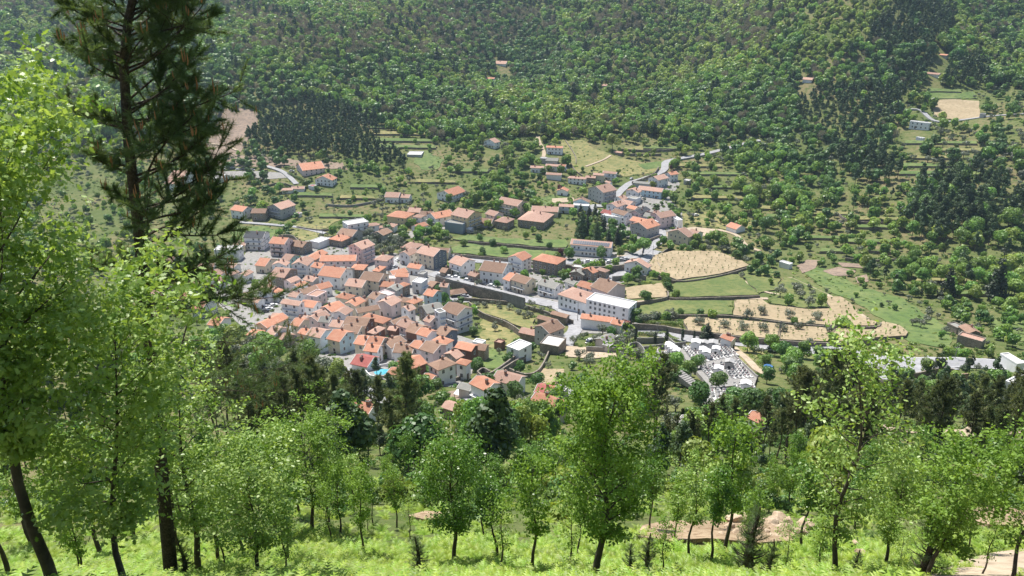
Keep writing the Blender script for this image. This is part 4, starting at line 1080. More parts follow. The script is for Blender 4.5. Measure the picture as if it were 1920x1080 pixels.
def gn_scatter(name, items, label, cat=None):
    """items: list of (mesh list, rows) where rows = (x, y, z, scale, rot, idx); one object whose instances come from geometry nodes"""
    ng = bpy.data.node_groups.new(name, 'GeometryNodeTree'); ng.interface.new_socket("Geometry", in_out='INPUT', socket_type='NodeSocketGeometry'); ng.interface.new_socket("Geometry", in_out='OUTPUT', socket_type='NodeSocketGeometry')
    N = ng.nodes; Lk = ng.links; gi = N.new('NodeGroupInput'); go = N.new('NodeGroupOutput')
    protos, rows = items
    colx = bpy.data.collections.new(name+'_sources')
    for i, (tr, cr) in enumerate(protos):
        if tr is not None:                                   # trunk and crown in one mesh
            import bmesh
            bm = bmesh.new(); bm.from_mesh(cr); k = len(bm.faces); bm.from_mesh(tr); bm.faces.ensure_lookup_table()
            for f in bm.faces[k:]: f.material_index = 1
            me = bpy.data.meshes.new('tree'); bm.to_mesh(me); bm.free(); me.materials.append(cr.materials[0]); me.materials.append(tr.materials[0])
        else: me = cr
        colx.objects.link(bpy.data.objects.new('%s_%02d' % (name, i), me))
    A = np.array(rows, float); me = bpy.data.meshes.new(name); me.vertices.add(len(A)); me.vertices.foreach_set('co', A[:, :3].astype(np.float32).ravel())
    for nm, c, ty in (('scl', 3, 'FLOAT'), ('rot', 4, 'FLOAT'), ('idx', 5, 'INT')):
        at_ = me.attributes.new(nm, ty, 'POINT'); at_.data.foreach_set('value', A[:, c].astype(np.int32 if ty == 'INT' else np.float32))
    def attr(nm, ty):
        n = N.new('GeometryNodeInputNamedAttribute'); n.data_type = ty; n.inputs[0].default_value = nm; return n.outputs[0]
    ci = N.new('GeometryNodeCollectionInfo'); ci.inputs[0].default_value = colx; ci.inputs[1].default_value = True; ci.inputs[2].default_value = True
    ip = N.new('GeometryNodeInstanceOnPoints'); ip.inputs['Pick Instance'].default_value = True
    cx = N.new('ShaderNodeCombineXYZ'); Lk.new(attr('rot', 'FLOAT'), cx.inputs[2]); Lk.new(gi.outputs[0], ip.inputs['Points']); Lk.new(ci.outputs[0], ip.inputs['Instance'])
    Lk.new(attr('idx', 'INT'), ip.inputs['Instance Index']); Lk.new(cx.outputs[0], ip.inputs['Rotation']); Lk.new(attr('scl', 'FLOAT'), ip.inputs['Scale']); Lk.new(ip.outputs[0], go.inputs[0])
    o = link(name, me); mo = o.modifiers.new('scatter', 'NODES'); mo.node_group = ng; tag(o, label, cat, kind='stuff'); return o


# ================================================================== haze over the whole valley
def build_haze():
    b = MB(); b.box(-2950, 2950, -120, 2900, -230, 560); m = bpy.data.materials.new('haze'); m.use_nodes = True; nt = m.node_tree
    nt.nodes.remove(nt.nodes["Principled BSDF"]); v = nt.nodes.new("ShaderNodeVolumePrincipled"); v.inputs['Density'].default_value = 0.000085; v.inputs['Color'].default_value = (.6, .8, 1, 1); v.inputs['Anisotropy'].default_value = .3
    nt.links.new(v.outputs[0], nt.nodes["Material Output"].inputs['Volume'])
    tag(b.obj('haze', m), 'thin bluish haze filling the valley', kind='stuff')
build_haze()

# ================================================================== cemetery, pool, cars, poles, stones
def cp(c, x, y): ox, oy, s = CROP[c]; return (ox+x/s, oy+y/s)
_used = set(); LMS = {}
for _, _, l in LM: LMS.setdefault(short(l), []).append(l)
LMS = [(l['px'], l['py'], s) for s, L in LMS.items() if len(L) == 1 for l in L]
def near_label(base, px, py):
    for x, y, s in sorted(LMS, key=lambda t: math.hypot(t[0]-px, (t[1]-py)*1.3))[:10]:
        dx, dy = px-x, py-y
        rel = ('behind' if dy < 0 else 'in front of') if abs(dy) > abs(dx)*.7 else ('left of' if dx < 0 else 'right of')
        L = f"{base} {rel} the {s}"
        if L not in _used and len(L.split()) <= 16: break
    _used.add(L); return L
M_TOMB = mat_noise('pale_marble', (.50,.49,.47), (.66,.65,.63), .8, .6, c3=(.30,.29,.28), s2=4)
M_TOMB2 = mat_noise('grey_granite_tomb', (.28,.28,.28), (.40,.39,.38), 1.2, .6)
M_FLOW = plain('flowers', (.45,.12,.15)); M_POOLW = plain('pool_water', (.10,.48,.62), .1, 0, .6)
GR = []
for i in range(4):
    s = MB(); s.box(-.45, .45, -1.0, 1.0, -.5, .38); s.box(-.36, .36, -.92, .80, .381, .46)
    h = MB(); hh = [.8, 1.0, .7, .95][i]; h.box(-.42, .42, .82, .98, .382, hh)
    if i % 2: h.box(-.05, .05, .86, .94, hh+.002, hh+.5); h.box(-.2, .2, .87, .93, hh+.24, hh+.32)
    else: h.prism([(-.3,.84),(.3,.84),(.3,.96),(-.3,.96)], hh+.002, hh+.16)
    f = MB(); f.tube([(0,.5,.46),(0,.5,.62)], [.07,.12], 6); f.tube([(.02,.5,.6),(0,.48,.80)], [.16,.05], 6)
    m_ = M_TOMB if i < 3 else M_TOMB2
    GR.append((s.me('slab', m_), h.me('headstone', m_), f.me('flower_vase', M_FLOW)))
def graves(quad, label, n_max, ex=0):
    A, B, C_, D_ = [Vector(at(*cp('H', *q))[:2]) for q in quad]     # A..B near-left to right along rows, A..D depth
    LU, LV = (B-A).length, (D_-A).length; ru = int(LU/1.7); rv = int(LV/2.9); ang = math.atan2(B.y-A.y, B.x-A.x); n = 0
    for j in range(rv):
        for i in range(ru):
            if i % 9 == 4 or random.random() < .06 or n >= n_max: continue
            s, t = (i+.5)/ru, (j+.5)/rv; p = (A.lerp(B, s)).lerp(D_.lerp(C_, s), t)
            if is_mz(p.x, p.y): continue
            g = GR[random.randrange(4)]; o = empty('grave', (p.x+random.uniform(-.1, .1), p.y+random.uniform(-.1, .1), h1(p.x, p.y)+1.25), ang+random.uniform(-.05, .05)); link('slab', g[0], o); link('headstone', g[1], o)
            if random.random() < .4: link('flower_vase', g[2], o)
            tag(o, label, 'grave', label); n += 1
MZ = []
def is_mz(x, y): return any(math.hypot(x-a, y-b) < 2.3 for a, b in MZ)
def mausoleum(hx, hy, w, d, h, th, label, grey=False):
    P = at(*cp('H', hx, hy), 2.0); MZ.append((P.x, P.y)); o = empty('mausoleum', (P.x, P.y, P.z+1.2), R(th)); m_ = M_TOMB2 if grey else M_TRIM
    b = MB(); b.box(-w/2, w/2, -d/2, d/2, -1, h); b.obj('wall', m_, o)
    r = MB(); r.slab([(-w/2-.12,-d/2-.12,h+.01),(0,-d/2-.12,h+.45),(0,d/2+.12,h+.45),(-w/2-.12,d/2+.12,h+.01)][::-1], .1); r.slab([(0,-d/2-.12,h+.45),(w/2+.12,-d/2-.12,h+.01),(w/2+.12,d/2+.12,h+.01),(0,d/2+.12,h+.45)][::-1], .1); r.box(-.04, .04, -d/2-.05, -d/2+.03, h+.5, h+1.1); r.obj('roof', m_, o)
    q = MB(); q.box(-.4, .4, -d/2-.04, -d/2-.004, 0, 1.7); q.obj('door', M_DARK, o); tag(o, label, 'mausoleum'); occ_disc(P.x, P.y, 2)
CEMH = [[(812,312),(920,262),(1180,275),(1290,395),(930,468)],[(945,482),(1295,400),(1420,520),(1400,585),(1055,615)],[(598,332),(742,318),(800,400),(720,450),(610,440)],[(985,640),(1400,592),(1450,740),(1000,760)]]
for k, P_ in enumerate(CEMH): sheet('cemetery_ground', [cp('H', *p) for p in P_], M_CONC, 1.2 if k < 3 else 1.0)
for (x, y, w, d, h, g, l) in [(722,305,2.4,3,2.6,0,'first white tomb house of the stepped row by the cemetery entrance'),(742,318,2.4,3,2.6,0,'second white tomb house of the stepped row'),(762,333,2.4,3,2.6,0,'third white tomb house of the stepped row'),(784,350,2.4,3,2.6,0,'fourth and lowest white tomb house of the stepped row'),
   (935,305,3.4,3.2,3.8,0,'tall white mausoleum at the back wall of the upper cemetery terrace'),(1068,318,3.4,3.4,4.2,1,'dark grey mausoleum at the back wall of the cemetery'),(990,350,2.6,3,3,0,'white mausoleum among the upper graves'),(1018,372,2.8,3,3.2,0,'white mausoleum joined to the one behind it among the upper graves'),(1093,335,2.8,3,2.6,0,'low wide white mausoleum in front of the dark grey one'),
   (1198,448,3,2.8,3,1,'grey tomb house at the corner of the upper terrace wall'),(1113,495,2.8,2.6,2.6,0,'white mausoleum alone on the lower cemetery terrace'),(876,485,2.4,2.4,2.4,0,'white tomb house left of the cemetery steps'),(1325,620,2.8,2.6,2.8,0,'white mausoleum at the bottom corner of the cemetery'),(1000,300,3.6,3,3.2,1,'grey vault between the two tall mausoleums at the back wall')]:
    mausoleum(x, y, w, d, h, -18, l, g)
graves([(935,450),(1270,385),(1175,285),(830,318)], 'white grave on the upper walled cemetery terrace', 95)
graves([(1060,600),(1385,565),(1280,415),(965,485)], 'white grave on the lower walled cemetery terrace', 105)
graves([(618,430),(715,440),(735,330),(608,338)], 'white grave in the small plot left of the entrance row', 30)
graves([(1010,745),(1430,730),(1390,605),(1000,650)], 'white grave in the lowest plot behind the pines', 60)
CW = dict(mat=M_CONC, th=.35)
Hh = lambda *L: [cp('H', *p) for p in L]
stonewall(Hh((815,312),(930,470)), 2.0, 'pale wall along the side of the cemetery steps', **CW)
stonewall(Hh((930,468),(1100,432),(1205,415),(1292,398)), 1.6, 'pale retaining wall between the two cemetery terraces', **CW)
stonewall(Hh((1165,278),(1290,395),(1425,522)), 2.0, 'pale long wall on the outer side of the cemetery', **CW)
stonewall(Hh((945,484),(1058,616)), 1.4, 'low wall along the lower cemetery steps', **CW)
stonewall(Hh((530,290),(640,275),(745,268)), 2.2, 'grey wall between the hedge and the first graves', **CW)
stonewall(Hh((778,262),(860,252)), 2.4, 'short grey wall beside the cemetery gate', **CW)
stonewall(Hh((722,215),(778,262)), 2.0, 'sloping grey wall leading up from the cemetery gate', **CW)
stonewall(Hh((478,222),(560,222),(690,220)), 2.6, 'grey wall below the clipped hedge', **CW)
stonewall(Hh((1078,240),(1130,232)), 2.4, 'grey wall beside the cemetery chapel', **CW)
stonewall(Hh((405,290),(430,262),(485,258),(530,300)), 2.2, 'wall of the roofless square enclosure beside the olives', **CW)
stonewall(Hh((405,292),(410,325),(528,335),(530,302)), 2.2, 'front wall of the roofless square enclosure', **CW)
stonewall(Hh((80,290),(200,295),(300,300),(400,305)), 2.4, 'long grey yard wall above the cemetery olives', **CW)
P = at(*cp('H', 1000, 640)); sb = MB()
for i in range(12): sb.box(-1.6, 1.6, i*.9, (i+1)*.9-.003, -.5, .1+i*.17)
o = sb.obj('steps', M_CONC, loc=P); o.rotation_euler = (0, 0, R(35)); tag(o, 'flight of concrete steps on the left side of the cemetery', 'steps')

# pool garden
def Gp(*L): return [cp('G', *p) for p in L]
o = empty('swimming_pool', at(*cp('G', 315, 405)))
base = o.location.copy(); o.location = (0, 0, 0)
dk, Pd = sheet('deck', Gp((192,392),(300,360),(360,368),(445,378),(385,442),(230,430)), M_CONC, .9, kind=None); dk.parent = o
wt, _ = sheet('water', Gp((252,408),(318,382),(392,388),(330,428),(268,426)), M_POOLW, .96, kind=None); wt.parent = o
tag(o, 'small bright blue swimming pool with a pale deck at the village edge', 'swimming pool')
stonewall(Gp((190,390),(230,430),(300,438)), 1.9, 'white garden wall in front of the pool', mat=M_TRIM, th=.25)
stonewall(Gp((195,385),(290,352),(370,335)), 1.8, 'white fence wall behind the pool', mat=M_TRIM, th=.25)
stonewall(Gp((1065,400),(1140,440),(1270,385)), 3.2, 'front wall of the roofless stone ruin in the overgrown garden')
stonewall(Gp((1065,398),(1110,372),(1160,395)), 3.2, 'back wall of the roofless stone ruin')
stonewall(Gp((1140,440),(1265,375),(1370,310),(1480,270)), 2.2, 'long stone wall climbing from the ruin to the white roofed shed')
stonewall(Gp((760,490),(830,465),(930,440)), 1.5, 'curved garden wall below the old white house')
stonewall(Gp((300,520),(380,570),(440,590)), 1.2, 'roadside wall on the lane below the pool', mat=M_CONC)
# open shelter
P = at(*cp('C', 1120, 440)); o = empty('shelter', P, R(20)); W2, D2, h = 3.6, 2.6, 2.6
for sx in (-1, 1):
    for sy in (-1, 1): b = MB(); b.box(sx*W2-.12, sx*W2+.12, sy*D2-.12, sy*D2+.12, -.5, h); b.obj('post', M_DOOR, o)
b = MB(); A_, B_ = W2+.7, D2+.7
for q in ([(-A_,-B_,h),(A_,-B_,h),(1.2,0,h+1.5),(-1.2,0,h+1.5)],[(A_,-B_,h),(A_,B_,h),(1.2,0,h+1.5)],[(A_,B_,h),(-A_,B_,h),(-1.2,0,h+1.5),(1.2,0,h+1.5)],[(-A_,B_,h),(-A_,-B_,h),(-1.2,0,h+1.5)]): b.poly(q)
b.poly([(-A_,-B_,h),(-A_,B_,h),(A_,B_,h),(A_,-B_,h)]); b.obj('roof', ROOF['b'], o); tag(o, 'open tiled shelter on posts in the small car park under the granite wall', 'shelter')
# white tent, blue tank
P = at(*cp('G', 965, 610)); o = empty('awning', P, R(-30)); b = MB(); b.slab([(-2.6,-2,1.6),(2.6,-2,1.6),(2.6,2,2.9),(-2.6,2,2.9)], .08); b.obj('sheet', M_TRIM, o)
for sx, sy, z in ((-2.4,-1.8,1.6),(2.4,-1.8,1.6),(-2.4,1.8,2.8),(2.4,1.8,2.8)): b = MB(); b.box(sx-.06, sx+.06, sy-.06, sy+.06, -.5, z); b.obj('post', M_RAIL, o)
tag(o, 'white sheet awning leaning beside the white villa', 'awning')
P = at(*cp('H', 1500, 485)); b = MB(); n = 14; b.prism([(1.5*math.cos(6.283*i/n), 1.5*math.sin(6.283*i/n)) for i in range(n)], -.4, 1.9); b.prism([(1.56*math.cos(6.283*i/n), 1.56*math.sin(6.283*i/n)) for i in range(n)], 1.903, 2.05)
tag(b.obj('water_tank', plain('blue_plastic', (.05,.13,.30), .4), loc=P), 'dark blue round tank on the grass right of the cemetery', 'tank')

# hedges
def hedge(pix, h, w, mat, label, dens=60, leaf=.22):
    rg = np.random.default_rng(len(label)); pts = [at(x, y) for x, y in pix]; pts = [Vector((*q, h1(*q))) for q in catmull([p[:2] for p in pts], 5)]; V = []
    for a, b_ in zip(pts[:-1], pts[1:]):
        L = (b_-a).length; n = int(L*dens*(h+w)/2); t = rg.random(n); d = (b_-a)/max(L, .01); nx = np.array([-d.y, d.x, 0])
        u = rg.uniform(-w/2, w/2, n); z = rg.uniform(0, h, n); top = rg.random(n) < .45; z[top] = h*rg.uniform(.92, 1.05, top.sum()); u[~top] = np.sign(u[~top])*w/2*rg.uniform(.85, 1.05, (~top).sum())
        P = np.array(a)[None]+t[:, None]*np.array(b_-a)[None]+u[:, None]*nx[None]+z[:, None]*np.array([0, 0, 1]); N = np.where(top[:, None], np.array([0, 0, 1.]), nx[None]*np.sign(u)[:, None])+rg.normal(size=(n, 3))*.5
        V.append(leaves(P, N, leaf*(.6+.8*rg.random(n)), rg, DIAM))
    tag(link('hedge', npmesh('hedge', np.concatenate(V), 4, mat)), label, 'hedge')
    for p in pts: occ_disc(p.x, p.y, 1.5)

# cars
CARP = {}
def car_proto(col):
    if col in CARP: return CARP[col]
    cm = plain('car_paint_'+col, dict(white=(.72,.72,.72), silver=(.42,.43,.45), red=(.40,.03,.03), dark=(.04,.045,.06), blue=(.06,.12,.28))[col], .3, 0, .6)
    b = MB(); prof = [(-2.1,.35),(-2.1,.85),(-1.9,.95),(1.0,.98),(2.0,.80),(2.1,.6),(2.1,.35)]
    for y0, y1 in ((-.85,.85),): b.slab([(x, y0, z) for x, z in prof], 0); b.V = b.V[:0]; b.F = []; b.M = []
    def ext(b, prof, y0, y1, t0=None):
        n = len(prof); k = len(b.V); b.V += [(x, y0, z) for x, z in prof]+[(x, y1, z) for x, z in prof]; b.F += [[k+i for i in range(n)], [k+n+i for i in range(n)][::-1]]+[[k+i, k+n+i, k+n+(i+1) % n, k+(i+1) % n] for i in range(n)]; b.M += [0]*(n+2)
    ext(b, prof, -.85, .85); body = b.me('body', cm)
    g = MB(); ext(g, [(-1.75,.96),(-1.35,1.42),(.35,1.42),(1.0,.975)], -.74, .74); glass = g.me('windows', M_GLASS)
    r = MB(); ext(r, [(-1.38,1.423),(-1.3,1.49),(.28,1.49),(.40,1.423)], -.72, .72); roof = r.me('roof', cm)
    w = MB(); n = 10; k = 0; w.V = [(.31*math.cos(6.283*i/n), s, .31*math.sin(6.283*i/n)) for s in (-.1, .1) for i in range(n)]; w.F = [list(range(n)), list(range(n, 2*n))[::-1]]+[[i, n+i, n+(i+1) % n, (i+1) % n] for i in range(n)]; w.M = [0]*(n+2)
    CARP[col] = (body, glass, roof, w.me('wheel', M_DARK)); return CARP[col]
def car(px, py, az, col, where=None):
    P = at(px, py); o = empty('parked_car', (P.x, P.y, P.z+.5), R(az)); b, g, r, w = car_proto(col); link('body', b, o); link('windows', g, o); link('roof', r, o)
    for x in (-1.3, 1.3):
        for y in (-.8, .8): link('wheel', w, o, (x, y, .31))
    tag(o, near_label(f'{col} car parked', px, py), 'car', 'cars parked in and around the village')
for i, (c, x, y, az, col) in enumerate([('C',955,248,-25,'white'),('C',990,252,-25,'silver'),('C',1045,268,-25,'white'),('C',1110,272,-20,'white'),('C',1365,342,-20,'dark'),('C',1450,355,-20,'white'),('C',1635,398,-15,'silver'),('C',1190,452,10,'silver'),
  ('C',1215,300,-22,'white'),('D',775,790,5,'white'),('D',820,792,5,'silver'),('B',620,562,40,'silver'),('B',640,582,35,'white'),('B',685,545,35,'white'),('B',600,600,30,'dark'),('F',935,328,15,'white'),('F',975,322,15,'silver'),('F',1005,315,15,'white'),('F',1060,308,15,'silver'),('F',1098,300,20,'silver'),
  ('F',735,322,5,'white'),('F',1032,396,45,'white'),('F',550,445,60,'red'),('F',530,468,10,'white'),('F',600,590,40,'red'),('F',590,600,40,'white'),('F',480,645,50,'red'),('E',1152,448,60,'silver'),('E',1750,797,30,'dark'),('E',1775,800,30,'white'),
  ('A',240,180,20,'white'),('A',290,190,20,'silver'),('A',345,205,20,'white'),('A',400,205,20,'dark'),('A',440,215,20,'white'),('A',480,212,20,'silver'),('A',150,175,20,'white'),('A',195,200,20,'white'),('A',860,222,10,'silver'),
  ('A',630,385,20,'dark'),('H',330,240,30,'white'),('H',350,262,60,'silver'),('H',120,262,10,'white'),('H',100,272,60,'dark'),('H',1530,330,-5,'silver'),('H',1580,338,-5,'white'),('C',515,170,60,'silver'),('C',545,100,70,'white'),('D',960,555,10,'silver')]):
    px, py = cp(c, x, y); car(px, py, az+random.uniform(-6, 6), col)

# poles and lamps
def pole(px, pb, pt, kind='electricity_pole'):
    P = at(px, pb); d = ray(px, pt); h = max(P.y/d[1]*d[2]-P.z, 4); o = empty(kind, P); b = MB()
    if kind == 'pylon':
        b.tube([(-.7,-.7,-.5),(-.1,-.1,h)], .08, 4); b.tube([(.7,-.7,-.5),(.1,-.1,h)], .08, 4); b.tube([(-.7,.7,-.5),(-.1,.1,h)], .08, 4); b.tube([(.7,.7,-.5),(.1,.1,h)], .08, 4)
        for k in range(10):
            z0, z1 = h*k/10, h*(k+1)/10; s0, s1 = .7-.6*k/10, .7-.6*(k+1)/10
            for a_, b_ in (((-1,-1),(1,-1)),((1,-1),(1,1)),((1,1),(-1,1)),((-1,1),(-1,-1))): b.tube([(a_[0]*s0, a_[1]*s0, z0), (b_[0]*s1, b_[1]*s1, z1)], .04, 3)
        b.obj('mast', M_CONC, o)
    else: b.tube([(0,0,-.5),(0,0,h)], [.16,.10], 6); b.obj('mast', M_CONC, o)
    c = MB()
    if kind == 'street_lamp': c.tube([(0,0,h-.1),(0,-.6,h+.25),(0,-1.5,h+.3)], .05, 5); c.obj('arm', M_RAIL, o); c = MB(); c.box(-.14, .14, -1.95, -1.5, h+.24, h+.36); c.obj('lamp', M_TRIM, o)
    else:
        c.box(-1.0, 1.0, -.07, .07, h-.5, h-.36)
        for x in (-.9, -.45, .45, .9): c.box(x-.05, x+.05, -.05, .05, h-.36, h-.16)
        c.obj('crossarm', M_CONC, o)
    tag(o, near_label({'pylon': 'steel lattice pylon', 'street_lamp': 'slim street lamp', 'electricity_pole': 'concrete electricity pole'}[kind], px, pb), {'pylon': 'pylon', 'street_lamp': 'street lamp', 'electricity_pole': 'electricity pole'}[kind])
for px, pb, pt, k in [(606,446,418,'electricity_pole'),(595,441,422,'electricity_pole'),(627,405,363,'pylon'),(1224,479,459,'street_lamp'),(1083,603,566,'electricity_pole'),(1114,592,573,'electricity_pole'),(1020,489,469,'electricity_pole'),(1151,512,496,'electricity_pole'),
   (1347,634,612,'electricity_pole'),(1441,652,626,'electricity_pole'),(1458,650,602,'pylon'),(1729,693,665,'street_lamp'),(1788,682,650,'electricity_pole'),(1596,664,643,'street_lamp'),(885,556,533,'street_lamp'),(909,557,536,'street_lamp'),(982,558,540,'street_lamp'),(897,528,508,'electricity_pole'),
   (845,480,460,'electricity_pole'),(907,476,460,'electricity_pole'),(1020,395,380,'electricity_pole'),(1301,298,277,'electricity_pole'),(1154,378,362,'street_lamp'),(1250,440,424,'electricity_pole'),(1232,630,604,'electricity_pole'),(1135,620,602,'electricity_pole'),(640,470,448,'street_lamp'),(1045,600,580,'street_lamp'),(795,660,640,'electricity_pole'),(955,720,700,'electricity_pole')]: pole(px, pb, pt, k)

# wires between poles
def wire(a, b, ha, hb, label):
    A, B = at(*a, ha), at(*b, hb); A.z += ha; B.z += hb; pts = [A.lerp(B, t/8)+Vector((0, 0, -1.6*4*(t/8)*(1-t/8))) for t in range(9)]
    m = MB(); m.tube(pts, .03, 3); tag(m.obj('wire', M_RAIL), label, 'cable')
wire((627,363),(606,418),13,9,'thin cable from the lattice pylon down to the electricity pole on the dirt bank')
wire((1458,602),(1441,626),13,8,'thin cable from the roadside pylon to the nearest concrete pole')

# boulders, earth bank and dirt road of the near slope
sheet('earth_bank', [(1195,1006),(1205,985),(1250,976),(1310,974),(1400,980),(1475,984),(1500,998),(1495,1012),(1430,1016),(1330,1008),(1260,1014)], M_RED, .35, wob=.15)
sheet('earth_bank', [(765,966),(795,957),(826,959),(832,969),(800,974)], M_RED, .25, wob=.1)
sheet('earth_bank', [(1780,955),(1850,948),(1930,958),(1930,985),(1850,982),(1800,970)], M_RED, .25, wob=.15)
sheet('dirt_road', [(1640,1110),(1740,1072),(1800,1052),(1870,1036),(1990,1018),(2000,1120),(1700,1150)], M_DIRT, .2, wob=.1)
M_ROCK = mat_noise('sandy_rock', (.42,.31,.21), (.56,.45,.33), 1.5, .9, 'Object', c3=(.28,.20,.14), s2=6, bmp=.6, bd=.05)
def rock_mesh(seed):
    import bmesh
    rg = np.random.default_rng(seed); bm = bmesh.new(); bmesh.ops.create_icosphere(bm, subdivisions=3, radius=1); ph = rg.random(6)*6; pl = [(Vector(rg.normal(size=3)).normalized(), .42+.3*rg.random()) for _ in range(14)]
    for v in bm.verts:
        p = v.co.copy()
        for n_, d_ in pl:
            k = p.dot(n_)-d_
            if k > 0: p -= n_*k*.98
        p *= 1+.05*math.sin(p.x*6+ph[0])*math.sin(p.y*7+ph[1]); v.co = Vector((p.x*1.15, p.y, p.z*.8))
    me = bpy.data.meshes.new('boulder'); bm.to_mesh(me); bm.free(); me.materials.append(M_ROCK); return me
RK = [rock_mesh(i) for i in range(5)]
bl = [(1375,988,.55),(1392,985,.42),(1410,992,.30),(1365,1000,.35),(1440,990,.45),(1460,986,.5),(1478,990,.38),(1450,1002,.34),(1470,1006,.42),(1488,1003,.30),(1435,1008,.28),(1500,1010,.36),(1420,1004,.22),(1340,990,.25),(1310,985,.2),(1250,1000,.28),(1230,1012,.2),(1285,1008,.16),(1205,1006,.25),(1505,992,.4),(1520,998,.3),(1602,1035,.3),(1610,1048,.22),(1380,1010,.24),(1455,1016,.3),(1485,1020,.26),(1295,990,.3),(1352,1012,.2)]
for i, (x, y, s) in enumerate(bl):
    P = at(x, y); o = link('boulder', RK[i % 5], None, (P.x, P.y, P.z+.3+s*.25), i*1.7); o.scale = (s*1.05, s*1.05, s*1.0)
    tag(o, 'pale sandy boulder in the heap on the reddish earth bank', 'boulder', 'boulders on the earth bank')
# hedges and vines
hedge([cp('H', 482, 200), cp('H', 560, 202), cp('H', 680, 200)], 1.3, 1.6, L_BUSH, 'long clipped hedge above the grey wall near the cemetery')
hedge([cp('H', 640, 172), cp('H', 700, 200), cp('H', 745, 232), cp('H', 800, 252)], 1.3, 1.3, L_BROAD3, 'yellow green hedge sloping down to the cemetery gate')
hedge([cp('H', 400, 150), cp('H', 425, 165), cp('H', 445, 190)], 2.2, 2.2, L_BROAD3, 'bright yellow green hedge beside the low orange roofed building')
hedge([cp('H', 440, 112), cp('H', 600, 122), cp('H', 840, 132)], 1.8, 2.2, L_BUSH, 'dark overgrown hedge above the bottom road behind the cypresses')
hedge([cp('A', 790, 190), cp('A', 890, 186)], 2, 1.8, L_BROAD2, 'clipped dark hedge left of the pink house')
hedge([cp('A', 825, 240), cp('A', 930, 290), cp('A', 1020, 320)], 1.8, 1.8, L_BROAD2, 'sloping dark hedge below the pink house')
hedge([cp('G', 290, 325), cp('G', 380, 285)], 1.6, 1.6, L_BROAD, 'green creeper hedge behind the pool')
VN = []
for i in range(4):
    rg = np.random.default_rng(200+i); b = MB(); b.tube([(0,0,-.2),(.05,0,.4),(0,.05,.8)], [.05,.04,.03], 4, cap=False)
    VN.append((b.me('stem', M_BARK), npmesh('leaves', blobcloud([(0,0,.9,.35,.8),(.2,.1,.7,.25,.8)], 26, .2, rg), 4, L_BUSH)))
for key, step, nmax in (('straw1', 5.0, 100), ('straw2', 4.8, 70), ('straw3', 4.6, 110)):
    P = FIELD[key]; xs = [p[0] for p in P]; ys = [p[1] for p in P]; n = 0; hh = dict(straw1=1.6, straw2=1.2, straw3=1.5)[key]; y = min(ys)+1.5; j = 0; pts = []
    while y < max(ys):
        x = min(xs)+(j % 2)*1.5
        while x < max(xs):
            if inpoly(x, y, P): pts.append((x+random.uniform(-1.2, 1.2), y+random.uniform(-.9, .9)))
            x += step*.75
        y += step; j += 1
    random.shuffle(pts)
    for (x, y) in pts[:nmax]:
        v = VN[random.randrange(4)]; o = empty('grape_vine', (x, y, h1(x, y)+hh), random.random()*6); link('stem', v[0], o); link('leaves', v[1], o); o.scale = (random.uniform(.8, 1.3),)*3
        t = dict(straw1='small grape vine in the round straw field', straw2='small grape vine on the upper straw terrace', straw3='small grape vine on the lower straw terrace')[key]; tag(o, t, 'grape vine', t)

